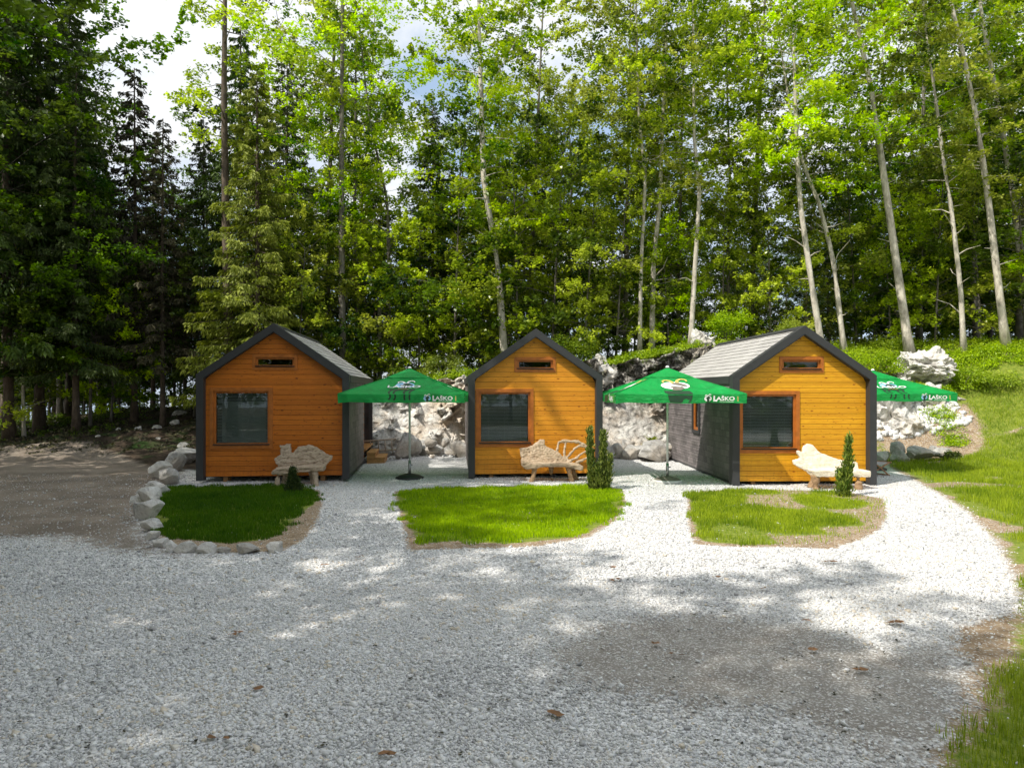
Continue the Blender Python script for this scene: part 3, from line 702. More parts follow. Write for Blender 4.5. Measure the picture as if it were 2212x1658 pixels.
# ------------------------------------------------------------------ cabins
def clipx(z0, z1, Wd, E, Rg, ins):
    """x extents of the gable at heights"""
    def ext(z):
        if z <= E: return ins, Wd - ins
        k = (z - E) / (Rg - E) * (Wd / 2 - ins); return ins + k, Wd - ins - k
    return ext(z0), ext(z1)
def cabin(loc, rz, Wd, L, zb, E, Rg, label, wx, shade=False, porch=False, sidewin=None):
    root = empty('cabin', loc, rz, label, 'cabin', 'timber cabins in a row')
    tw, fr = .17, .20            # trim width, recess depth
    cx = Wd / 2; sl = math.hypot(cx, Rg - E); nzx = (Rg - E) / sl; nzz = cx / sl
    # inner gable lines
    Ei = E - tw * (sl / cx) + tw * (Rg - E) / cx; Ri = Rg - tw * sl / cx
    # trim: two posts + two rafters
    t = MB()
    t.prism([(0, zb - .08), (tw, zb - .08), (tw, Ei), (0, E)], 0, fr + .06)
    t.prism([(Wd - tw, zb - .08), (Wd, zb - .08), (Wd, E), (Wd - tw, Ei)], 0, fr + .06)
    t.prism([(0, E), (tw, Ei), (cx, Ri), (cx, Rg)], 0, fr + .06)
    t.prism([(cx, Ri), (Wd - tw, Ei), (Wd, E), (cx, Rg)], 0, fr + .06)
    t.build('trim', M['trim_metal'], root)
    # thin bright drip edge
    t = MB(); e = .012
    for s_ in (0, 1):
        xs = (lambda x: x) if s_ == 0 else (lambda x: Wd - x)
        pts = [(tw - .012, Ei - .004), (tw + e, Ei - .012), (cx, Ri - .018), (cx, Ri + .002)]
        t.prism([(xs(x), z) for x, z in pts], -.006, .012)
    t.build('drip_edge', M['sill_metal'], root)
    # front boards
    mt = {0: M['cabin_siding'], 1: M['shade_siding'], 2: M['mid_shade_siding']}[int(shade)]
    holes = [(wx[0], wx[1], wx[2], wx[3]), (wx[4], wx[5], wx[6], wx[7])]
    b = MB(); z = zb; bh = .126; gap = .007
    def piece(z0, z1, xa0, xb0, xa1, xb1):
        # extents at z0 and z1
        n = len(b.v); y0, y1 = fr, fr + .03; c = .005
        b.prism([(xa0, z0), (xb0, z0), (xb1, z1), (xa1, z1)], y0, y1)
    while z < Ri - .01:
        z1 = min(z + bh - gap, Ri - .005)
        cuts = sorted({z, z1} | {h for hh in holes for h in hh[2:4] if z < h < z1})
        for za, zc in zip(cuts[:-1], cuts[1:]):
            (a0, c0), (a1, c1) = clipx(za, zc, Wd, Ei, Ri, tw)
            segs = [(a0, c0, a1, c1)]
            for hx0, hx1, hz0, hz1 in holes:
                if za >= hz0 - 1e-6 and zc <= hz1 + 1e-6:
                    a_, c_, a2, c2 = segs.pop()
                    segs += [(a_, hx0, a2, hx0), (hx1, c_, hx1, c2)]
            for s4 in segs: piece(za, zc, *s4)
        z += bh
    b.build('front_wall', mt, root)
    # backing behind the boards (with holes)
    b = MB(); y0, y1 = fr + .032, fr + .10
    (h0, h1) = holes
    for x0_, x1_, z0_, z1_ in ((tw, h0[0], zb, h0[3]), (h0[1], Wd - tw, zb, h0[3]), (h0[0], h0[1], zb, h0[2])):
        b.box(x0_, x1_, y0, y1, z0_, z1_)
    b.box(.06, Wd - .06, y0, y1, h0[3], min(h1[2], E - .05))
    zt = h1[3]
    for sx in (0, 1):
        ef = lambda z: max(tw, (z - Ei) / (Ri - Ei) * (cx - tw) + tw)
        zA, zB = min(h1[2], E - .05), zt
        pl = [(ef(zA), zA), (h1[0], zA), (h1[0], zB), (ef(zB), zB)]
        if sx: pl = [(Wd - x, z) for x, z in pl][::-1]; pl = [(max(x, h1[1]) if abs(x - (Wd - h1[0])) < 1e-6 else x, z) for x, z in pl]
        b.prism(pl, y0, y1)
    b.prism([(ef(zt), zt), (Wd - ef(zt), zt), (cx, Ri)], y0, y1)
    b.build('front_lining', M['dark_under'], root)
    # side walls with shingle courses
    s_end = L
    def wall_side(side, ya, yb, za, zc, holes=()):
        w = MB(); h = .16; z = za; k = 0
        while z < zc - 1e-4:
            z1 = min(z + h, zc); segs = [(ya, yb)]
            for (p, q, r0, r1) in holes:
                if z1 > r0 + .02 and z < r1 - .02:
                    a_, b_ = segs.pop(); segs += [(a_, p), (q, b_)]
            for a_, b_ in segs:
                xo = .025 if side < 0 else Wd - .025; xi = xo + .014 if side < 0 else xo - .014
                n = (a_, z); 
                pts = [(xo, a_, z), (xo, b_, z), (xi, b_, z1 + .004), (xi, a_, z1 + .004)]
                uv = [(a_, z), (b_, z), (b_, z1 - .001), (a_, z1 - .001)]
                if side > 0: w.face(pts, [(u, v) for u, v in uv])
                else: w.face(pts[::-1], uv[::-1])
                w.face([(xo, a_, z), (xi, a_, z), (xi, b_, z), (xo, b_, z)], [(a_, z)] * 4)
                # inner skin
                xk = xo + .08 if side < 0 else xo - .08
                w.face([(xk, a_, z), (xk, b_, z), (xk, b_, z1), (xk, a_, z1)], [(a_, z)] * 4)
            z = z1; k += 1
        return w
    hl = [sidewin] if sidewin else []
    wall_side(-1, fr + .05, L, zb, E - .02, hl).build('side_wall', M['wall_shingle'], root)
    if porch:
        wall_side(1, fr + .05, 3.98, zb, E - .02).build('side_wall', M['wall_shingle'], root)
        p = MB(); p.box(Wd - .62, Wd - .56, 3.98, L - .1, zb + .1, E - .02); p.build('porch_wall', M['shade_siding'], root)
        p = MB(); p.box(Wd - .56, Wd - .03, 3.92, 3.975, zb + .1, E - .02); p.build('porch_side', mt, root)
        p = MB(); p.box(Wd - .13, Wd, L - .16, L, zb - .05, E); p.build('porch_post', M['trim_metal'], root)
        p = MB(); p.box(Wd - .6, Wd + .02, 3.98, L - .16, zb + .28, zb + .34); p.build('porch_floor', M['step_wood'], root)
        p = MB(); p.box(Wd - .55, Wd - .52, 4.3, 5.2, zb + .34, zb + 2.25); p.build('door', M['frame_wood'], root)
        for q, (z_, x_) in enumerate(((zb + .17, .30), (zb + .02, .58))):
            p = MB(); p.box(Wd + .025, Wd + x_, 4.2, 5.6, z_, z_ + .04); p.box(Wd + .03, Wd + x_ - .02, 4.22, 5.58, z_ - .16, z_ - .002); p.build('step', M['step_wood'], root)
    else:
        wall_side(1, fr + .05, L, zb, E - .02).build('side_wall', M['wall_shingle'], root)
    b = MB(); b.prism([(.03, zb), (Wd - .03, zb), (Wd - .03, E - .03), (cx, Rg - .08), (.03, E - .03)], L - .09, L - .02); b.build('rear_wall', M['wall_shingle'], root)
    # roof courses
    rf = MB(); nc = 11
    for side in (-1, 1):
        for k in range(nc):
            d0 = sl * k / nc; d1 = sl * (k + 1) / nc + .01
            def pt(d, lift, y):
                x = cx - d * cx / sl if side < 0 else cx + d * cx / sl
                return (x + (nzx * lift) * side, y, Rg - d * (Rg - E) / sl + nzz * lift)
            ya, yb = fr + .055, L + .04
            q = [pt(d0, -.034, ya), pt(d1, -.016, ya), pt(d1, -.016, yb), pt(d0, -.034, yb)]
            uv = [(ya, d0), (ya, d1 - .012), (yb, d1 - .012), (yb, d0)]
            rf.face(q if side > 0 else q[::-1], uv if side > 0 else uv[::-1])
            q = [pt(d1, -.016, ya), pt(d1, -.034, ya), pt(d1, -.034, yb), pt(d1, -.016, yb)]
            rf.face(q, [(ya, d1)] * 4)
        # soffit / underside
        q = [pt(0, -.11, fr + .1), pt(sl, -.11, fr + .1), pt(sl, -.11, L), pt(0, -.11, L)]; rf.face(q, [(0, 0)] * 4)
    shingles_uv = rf.build('roof', M['roof_shingle'], root)
    rc = MB(); hw = .13
    rc.prism([(cx - hw, Rg - hw * (Rg - E) / cx + .004), (cx, Rg + .004), (cx + hw, Rg - hw * (Rg - E) / cx + .004), (cx, Rg - .03)], fr + .065, L + .045)
    rc.build('ridge_cap', M['trim_metal'], root)
    for side in (0, 1):
        g = MB(); x0_, x1_ = (-.012, .022) if side == 0 else (Wd - .022, Wd + .012)
        g.box(x0_, x1_, fr + .065, L + .04, E - .20, E - .012); g.build('fascia', M['trim_metal'], root)
    # underside frame and feet
    u = MB(); u.box(.12, Wd - .12, fr + .12, L - .1, zb - .03, zb + .05); u.build('floor_frame', M['dark_under'], root)
    u = MB(); u.box(0.03, .10, fr + .1, L, zb - .05, zb - .004); u.box(Wd - .10, Wd - .03, fr + .1, L if not porch else 3.98, zb - .05, zb - .004); u.build('bottom_rail', M['trim_metal'], root)
    for x_ in (.55, Wd - .75):
        for y_ in (.32, L - .5):
            p = MB(); p.box(x_, x_ + .11, y_, y_ + .3, -.06, zb - .031); p.build('foot_block', M['post_wood'], root)
    # windows
    def window(x0, x1, z0, z1, blind, cw=.085, streak_curtain=False):
        y = fr - .022
        c = MB()
        for bx in ((x0, x1, z1 - cw, z1), (x0, x1, z0, z0 + cw), (x0, x0 + cw, z0 + cw, z1 - cw), (x1 - cw, x1, z0 + cw, z1 - cw)):
            c.box(bx[0], bx[1], y, y + .12, bx[2], bx[3])
        w = c.build('window', M['frame_wood'], root)
        ix0, ix1, iz0, iz1 = x0 + cw, x1 - cw, z0 + cw, z1 - cw; f2 = .05 if cw > .07 else .04
        c = MB(); ya = y + .05
        for bx in ((ix0, ix1, iz1 - f2, iz1), (ix0, ix1, iz0, iz0 + f2), (ix0, ix0 + f2, iz0 + f2, iz1 - f2), (ix1 - f2, ix1, iz0 + f2, iz1 - f2)):
            c.box(bx[0] + .001, bx[1] - .001, ya, ya + .06, bx[2], bx[3])
        c.build('window_frame', M['frame_wood'], w)
        c = MB(); c.box(ix0 + f2 - .005, ix1 - f2 + .005, ya + .03, ya + .036, iz0 + f2 - .005, iz1 - f2 + .005); c.build('pane', M['glass'], w)
        c = MB(); c.box(ix0 - .01, ix1 + .01, y - .03, ya + .028, iz0 + .005, iz0 + .028); c.build('window_sill', M['sill_metal'], w)
        if blind:
            c = MB(); zz_ = iz0 + f2 + .02
            while zz_ < iz1 - f2 - .02:
                yc = ya + .085
                c.face([(ix0 + .06, yc - .012, zz_ - .007), (ix1 - .06, yc - .012, zz_ - .007), (ix1 - .06, yc + .009, zz_ + .016), (ix0 + .06, yc + .009, zz_ + .016)])
                zz_ += .037
            for xx in (ix0 + .25, (ix0 + ix1) / 2, ix1 - .25): c.box(xx, xx + .004, ya + .07, ya + .072, iz0 + f2, iz1 - f2)
            c.build('blind', M['blind_slat'], w)
        if streak_curtain:  # pale cloth added to stand for a bright streak in the glass
            c = MB(); n = 24; xa, xb = ix0 + .15, ix1 - .12
            for i_ in range(n):
                a0 = xa + (xb - xa) * i_ / n; a1 = xa + (xb - xa) * (i_ + 1) / n
                c.face([(a0, ya + .16 + .02 * math.sin(i_), iz0 + f2), (a1, ya + .16 + .02 * math.sin(i_ + 1), iz0 + f2), (a1, ya + .16 + .02 * math.sin(i_ + 1), iz1 - .25), (a0, ya + .16 + .02 * math.sin(i_), iz1 - .25)])
            c.build('streak_curtain', M['streak_curtain_cloth'], w)
        return w
    window(*wx[0:4], True, streak_curtain=porch); window(*wx[4:8], False, .075)
    # room lining so the glass looks into a dim room
    r_ = MB(); yb = 3.6
    r_.face([(.12, yb, zb), (Wd - .12, yb, zb), (Wd - .12, yb, E), (cx, yb, Rg - .2), (.12, yb, E)])
    r_.face([(.12, fr + .12, zb + .06), (Wd - .12, fr + .12, zb + .06), (Wd - .12, yb, zb + .06), (.12, yb, zb + .06)])
    r_.build('room_wall', M['room_lining'], root)
    if sidewin:
        ya, yb, za, zc = sidewin; c = MB()
        for bx in ((ya, yb, zc - .09, zc), (ya, yb, za, za + .09), (ya, ya + .09, za + .09, zc - .09), (yb - .09, yb, za + .09, zc - .09)):
            c.box(-.02, .10, bx[0], bx[1], bx[2], bx[3])
        w = c.build('window', M['trim_metal'], root)
        c = MB()
        for bx in ((ya + .09, yb - .09, zc - .16, zc - .09), (ya + .09, yb - .09, za + .09, za + .17), (ya + .09, ya + .16, za + .17, zc - .16), (yb - .16, yb - .09, za + .17, zc - .16)):
            c.box(.02, .08, bx[0] + .001, bx[1] - .001, bx[2], bx[3])
        c.build('window_frame', M['frame_wood'], w)
        c = MB(); c.box(.05, .056, ya + .15, yb - .15, za + .16, zc - .15); c.build('pane', M['glass'], w)
    return root
# middle cabin is the reference for the window layout
def wl(Wd, zb, x0=.195): return (x0, x0 + 1.505, zb + .70, zb + 2.207, Wd / 2 - .545, Wd / 2 + .54, zb + 2.645, zb + 3.035)
zf = lambda py, D: CAMZ - (py - 1460) * D / 2700
def wfull(px, D): return (px - 1920.5) * D / 2700
c1x = wfull(734.8, 17.5); h1 = .104
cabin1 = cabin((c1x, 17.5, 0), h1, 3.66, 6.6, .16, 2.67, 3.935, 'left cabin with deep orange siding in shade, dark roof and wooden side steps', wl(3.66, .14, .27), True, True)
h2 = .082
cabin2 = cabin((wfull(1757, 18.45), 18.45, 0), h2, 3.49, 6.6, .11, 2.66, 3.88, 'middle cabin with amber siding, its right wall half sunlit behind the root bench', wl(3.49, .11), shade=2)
h3 = .02
cabin3 = cabin((wfull(2748.6, 17.25), 17.25, 0), h3, 3.49, 6.7, .08, 2.64, 3.84, 'right cabin in full sun with bright yellow-orange siding and pale grey roof', wl(3.49, .06, .19), sidewin=(2.85, 3.6, 1.06, 2.15))

# ------------------------------------------------------------------ umbrellas
HW, ZR, ZC, HC, VAL = 1.5, 2.20, 2.62, .42, .185
def canopy_pt(u, v, side=0, lift=0.0):
    """u -1..1 across, v 0 (top) .. 1 (rim) on the panel of the given side; side 0 faces -y"""
    h = HC + (HW - HC) * v; z = ZC + (ZR - ZC) * v
    sag = (.05 * math.sin(math.pi * min(v, 1)) + .02 * v ** 2) * (1 - u * u)
    x, y = u * h, -h + sag * .15; z = z - sag + lift; y -= lift * .35
    a = side * math.pi / 2
    return (x * math.cos(a) - y * math.sin(a), x * math.sin(a) + y * math.cos(a), z)
def valance_pt(u, d, side=0, lift=0.0):
    x = u * HW; y = -HW - .018 - (.014 * math.sin(u * 9 + side) + .010 * math.sin(u * 23 + side * 2)) * d / VAL - lift; z = ZR - d - (.016 * abs(math.sin(u * 5 + 1)) + .03 * abs(u) ** 6) * (d / VAL) - .02 * math.cos(u * math.pi / 2) ** 2
    a = side * math.pi / 2
    return (x * math.cos(a) - y * math.sin(a), x * math.sin(a) + y * math.cos(a), z)
def text_mesh(s, bold=.02):
    cu = bpy.data.curves.new('lettering', 'FONT'); cu.body = s; cu.size = 1; cu.offset = bold; cu.resolution_u = 3
    ob = bpy.data.objects.new('lettering', cu); C.objects.link(ob); bpy.context.view_layer.update()
    dg = bpy.context.evaluated_depsgraph_get(); me = bpy.data.meshes.new_from_object(ob.evaluated_get(dg))
    bpy.data.objects.remove(ob); bpy.data.curves.remove(cu)
    return me
def map_mesh(me, fn):
    me = me.copy()
    xs = [v.co.x for v in me.vertices]; ys = [v.co.y for v in me.vertices]
    x0, x1, y0, y1 = min(xs), max(xs), min(ys), max(ys)
    for v in me.vertices: v.co = fn((v.co.x - x0) / (x1 - x0), (v.co.y - y0) / (y1 - y0))
    me.update(); me.materials.clear(); return me
TXT = text_mesh('LAŠKO', .022); TXT2 = text_mesh('PIVOVARNA', .015)
def shape(polys, fn, name, mat, parent):
    b = MB()
    for p in polys: b.face([fn(x, y) for x, y in p])
    return b.build(name, mat, parent)
def ell(cx, cy, rx, ry, a0=0, a1=360, n=28): return [(cx + rx * math.cos(R(a0 + (a1 - a0) * i / n)), cy + ry * math.sin(R(a0 + (a1 - a0) * i / n))) for i in range(n + (0 if a1 - a0 == 360 else 1))]
def strip(pts, w0, w1):
    out = []; n = len(pts)
    for i in range(n - 1):
        (xa, ya), (xb, yb) = pts[i], pts[i + 1]; l = math.hypot(xb - xa, yb - ya) + 1e-9; nx_, ny_ = -(yb - ya) / l, (xb - xa) / l
        wa = w0 + (w1 - w0) * i / (n - 1); wb = w0 + (w1 - w0) * (i + 1) / (n - 1)
        out.append([(xa + nx_ * wa, ya + ny_ * wa), (xa - nx_ * wa, ya - ny_ * wa), (xb - nx_ * wb, yb - ny_ * wb), (xb + nx_ * wb, yb + ny_ * wb)])
    return out
goat_head = [(-.10, .0), (-.16, .045), (-.06, .05), (-.03, .12), (.03, .15), (.10, .13), (.20, .02), (.17, -.03), (.10, -.02), (.13, -.12), (.05, -.22), (-.08, -.22), (-.06, -.1)]
horn1 = [(-.02, .12), (-.05, .20), (-.12, .23), (-.18, .19), (-.17, .13)]
horn2 = [(.05, .13), (.06, .22), (.13, .27), (.20, .24), (.21, .17)]
def umbrella(loc, rz, label, style, base):
    root = empty('garden_umbrella', loc, rz, label, 'umbrella', 'green garden umbrellas between the cabins')
    cv = MB(); nu_, nv_ = 20, 10; V_ = {}
    for s_ in range(4):
        for j in range(nv_ + 1):
            for i in range(nu_ + 1): cv.v.append(canopy_pt(-1 + 2 * i / nu_, j / nv_, s_))
        o = s_ * (nu_ + 1) * (nv_ + 1)
        for j in range(nv_):
            for i in range(nu_):
                q = o + j * (nu_ + 1) + i; cv.f.append((q, q + nu_ + 1, q + nu_ + 2, q + 1)); cv.uv.append(None)
    can = cv.build('canopy', M['green_fabric'], root, True)
    vl = MB()
    for s_ in range(4):
        o = len(vl.v)
        for j in range(4):
            for i in range(49): vl.v.append(valance_pt(-1 + 2 * i / 48, VAL * j / 3, s_))
        for j in range(3):
            for i in range(48):
                q = o + j * 49 + i; vl.f.append((q, q + 49, q + 50, q + 1)); vl.uv.append(None)
    val = vl.build('valance', M['green_fabric'], root, True)
    cp = MB(); hc, zc, za = .52, ZC - .015, 2.85
    for s_ in range(4):
        a = s_ * math.pi / 2; o = len(cp.v)
        for j in range(7):
            v = j / 6; h = hc * v; z = za + (zc - za) * v + .03 * math.sin(math.pi * v) * 0
            for i in range(9):
                u = -1 + i / 4; sg = .012 * math.sin(math.pi * v) * (1 - u * u)
                x, y = u * h, -h; cp.v.append((x * math.cos(a) - y * math.sin(a), x * math.sin(a) + y * math.cos(a), z - sg))
        for i in range(9):
            u = -1 + i / 4; x, y = u * hc, -hc - .004; cp.v.append((x * math.cos(a) - y * math.sin(a), x * math.sin(a) + y * math.cos(a), zc - .045))
        for j in range(7):
            for i in range(8):
                q = o + j * 9 + i; cp.f.append((q, q + 9, q + 10, q + 1)); cp.uv.append(None)
    cp.build('vent_cap', M['green_fabric'], root)
    for s_ in range(4):
        a = s_ * math.pi / 2 + math.pi / 4; q_ = MB()
        q_.tube([(math.cos(a) * HC * 1.414, math.sin(a) * HC * 1.414, ZC + .004), (math.cos(a) * HW * 1.414, math.sin(a) * HW * 1.414, ZR + .004)], .011, 6); q_.build('seam', M['green_fabric'], can)
    fn = MB(); fn.lathe([(.0, 2.895), (.03, 2.89), (.045, 2.865), (.05, 2.845), (.0, 2.84)], seg=16); fn.build('finial', M['print_white'], root, True)
    p = MB(); p.tube([(0, 0, .42), (0, 0, 2.8)], .028, 16); p.build('pole', M['pole_white'], root, True)
    p = MB(); p.tube([(0, 0, .06), (0, 0, .46)], .036, 16); p.tube([(.036, 0, .36), (.085, 0, .36)], .014, 8); p.build('pole_sleeve', M['steel'], root, True)
    b = MB(); b.lathe([(.0, .145), (.06, .14), (.14, .12), (.26, .09), (.34, .05)], seg=36); 
    b.build('base', M['base_black'] if base == 0 else M['base_sand'], root, True)
    b = MB(); b.lathe([(.335, .055), (.36, .045), (.37, .01), (.36, -.01)], seg=36); b.build('base_ring', M['base_black'] if base == 0 else M['base_rim'], root, True)
    for k in range(8):
        a = k * math.pi / 4 + math.pi / 4 * 0; far = HW * 1.41 if k % 2 else HW
        a = k * math.pi / 4; lo_ = 0 if k % 2 else .10; e = (math.cos(a) * far * .97, math.sin(a) * far * .97, ZR - .03 - lo_ * .8)
        b = MB(); b.tube([(math.cos(a) * .05, math.sin(a) * .05, 2.67 - lo_), e], .011, 6); b.build('rib', M['pole_white'], root)
        m_ = tuple(.55 * c_ for c_ in e[:2]) + (2.67 + (ZR - 2.67) * .55 - .03 - lo_,)
        b = MB(); b.tube([(math.cos(a) * .045, math.sin(a) * .045, 2.02), m_], .008, 6); b.build('strut', M['pole_white'], root)
    b = MB(); b.tube([(0, 0, 1.97), (0, 0, 2.06)], .055, 12); b.build('runner', M['print_white'], root, True)
    # prints on every side; canopy-local metres -> surface
    for s_ in range(4):
        def cf(x, y, lf=.006):      # x metres across at v, y metres up the slope from the rim
            v = 1 - y / 1.16; h = HC + (HW - HC) * v
            return canopy_pt(x / h, v, s_, lf)
        def vf(x, y, lf=.006):
            return valance_pt(x / HW, y, s_, lf)
        up = .62                                        # emblem centre up the slope
        k = 1.3 if style == 2 else .9
        e = shape([[(x, y * 1.0) for x, y in ell(0, up + (.02 if style == 2 else .06), .26 * k, .17 * k)]], lambda x, y: cf(x, y, .008), 'emblem', M['print_white'] if style == 2 else M['print_blue'], can)
        yo = up - (.0 if style == 2 else -.04)
        shape([[(x * 1.15 * k, yo + y * 1.0 * k) for x, y in goat_head]], lambda x, y: cf(x, y, .013), 'emblem_head', M['base_sand'] if style == 2 else M['print_dark'], e)
        shape([[(x * 1.15 * k, yo + y * 1.05 * k) for x, y in q] for q in strip(horn1, .028, .012) + strip(horn2, .028, .012)], lambda x, y: cf(x, y, .017), 'emblem_horn', M['print_white'] if style != 2 else M['print_gold'], e)
        if style != 2:
            me_ = map_mesh(TXT, lambda u, w: cf(-.40 + .80 * u, up - .17 + .18 * w, .035)); link('lettering', me_, M['print_white'], can)
            me_ = map_mesh(TXT2, lambda u, w: cf(-.13 + .26 * u, up - .235 + .04 * w, .02)); link('lettering', me_, M['print_gold'], can)
            legs = []
            for lx, b_ in ((-.30, .03), (-.18, -.02), (.06, .03), (.20, -.03)):
                legs += strip([(lx + .05, .38), (lx, .30), (lx - .03, .18), (lx + b_ * .3, .04)], .04, .022)
            legs.append([(-.36, .42), (-.30, .33), (.24, .33), (.30, .42)])
            shape(legs, lambda x, y: cf(x, y, .008), 'printed_legs', M['print_dark'], can)
            shape(strip([(-.27, -.0), (-.26, .07), (-.30, .12)], .022, .02) + strip([(-.15, 0), (-.14, .07), (-.18, .13)], .022, .02) + strip([(.08, 0), (.07, .08), (.09, .12)], .022, .02) + strip([(.2, 0), (.19, .08), (.21, .12)], .022, .02), lambda x, y: vf(x, y), 'printed_hoof', M['print_dark'], val)
        else:
            shape([[(-.33, .30), (-.10, .30), (.05, .30), (.26, .30), (.30, .16), (.28, .01), (.05, .01), (-.28, .01), (-.34, .16)]], lambda x, y: cf(x, y, .008), 'printed_body', M['print_dark'], can)
            shape([[(-.30, .01), (0, .01), (.27, .01), (.25, .1), (.2, .17), (0, .17), (-.25, .17), (-.28, .1)]], lambda x, y: vf(x, y), 'printed_body', M['print_dark'], val)
        # valance logo: small emblem, name, gold mark
        xo = .62
        e = shape([ell(xo - .005, .095, .085, .065)], lambda x, y: vf(x, y), 'emblem', M['print_blue'] if style != 2 else M['print_white'], val)
        shape([[(xo - .01 + x * .30, .088 - y * .42) for x, y in goat_head]], lambda x, y: vf(x, y, .010), 'emblem_head', M['print_dark'], e)
        shape([[(xo - .01 + x * .34, .09 - y * .36) for x, y in q] for q in strip(horn1, .03, .012) + strip(horn2, .03, .012)], lambda x, y: vf(x, y, .013), 'emblem_horn', M['print_white'], e)
        me_ = map_mesh(TXT, lambda u, w: vf(xo + .12 + .48 * u, .135 - .105 * w, .008)); link('lettering', me_, M['print_white'], val)
        shape([[(xo + .12, .03), (xo + .155, .03), (xo + .155, .155), (xo + .12, .155)], [(xo + .12, .155), (xo + .12, .13), (xo + .21, .135), (xo + .20, .158)]], lambda x, y: vf(x, y, .009), 'lettering_capital', M['print_white'], val)
        me_ = map_mesh(TXT2, lambda u, w: vf(xo + .26 + .32 * u, .165 - .016 * w, .008)); link('lettering', me_, M['print_white'], val)
        shape([[(xo + .66, .05 + i * .026), (xo + .685, .05 + i * .026), (xo + .685, .068 + i * .026), (xo + .66, .068 + i * .026)] for i in range(4)], lambda x, y: vf(x, y), 'printed_mark', M['print_gold'], val)
    return root
umbrella((W(885, 18.6), 18.6, .0), .01, 'green umbrella on a black base between the left and middle cabins', 1, 0)
umbrella((W(1440, 18.0) + .02, 18.0, .0), -.01, 'bright green umbrella on a sandy round base between the middle and right cabins', 2, 1)
umbrella((10.4, 20.75, 0), .0, 'green umbrella half hidden behind the right cabin', 3, 0)

# ------------------------------------------------------------------ driftwood benches
def organic(name, mb, mat, parent, voxel=.022, amp=.012, freq=9, strip_=(1, 1, 1), pit=0):
    me = mb.mesh(name); ob = bpy.data.objects.new(name, me); C.objects.link(ob)
    md = ob.modifiers.new('r', 'REMESH'); md.mode = 'VOXEL'; md.voxel_size = voxel
    ms = ob.modifiers.new('s', 'SMOOTH'); ms.factor = .6; ms.iterations = 4
    bpy.context.view_layer.update(); dg = bpy.context.evaluated_depsgraph_get()
    m2 = bpy.data.meshes.new_from_object(ob.evaluated_get(dg)); bpy.data.objects.remove(ob)
    for v in m2.vertices:
        p = Vector((v.co.x * strip_[0], v.co.y * strip_[1], v.co.z * strip_[2]))
        v.co += v.normal * (amp * noise.noise(p * freq) + amp * .7 * noise.noise(p * freq * 2.7))
    m2.polygons.foreach_set('use_smooth', [True] * len(m2.polygons)); m2.update(); m2.materials.clear()
    return link(name, m2, mat, parent)
def slab(mb, pts, y0, y1, tilt=0.0, zref=.4, th=.0):
    n = len(mb.v); mb.prism(pts, y0, y1)
    for i in range(n, len(mb.v)):
        x, y, z = mb.v[i]; mb.v[i] = (x, y + max(0, z - zref) * tilt, z)
def bench_pts(pts, o, k): return [((x - o[0]) * k, (o[1] - z) * k) for x, z in pts]
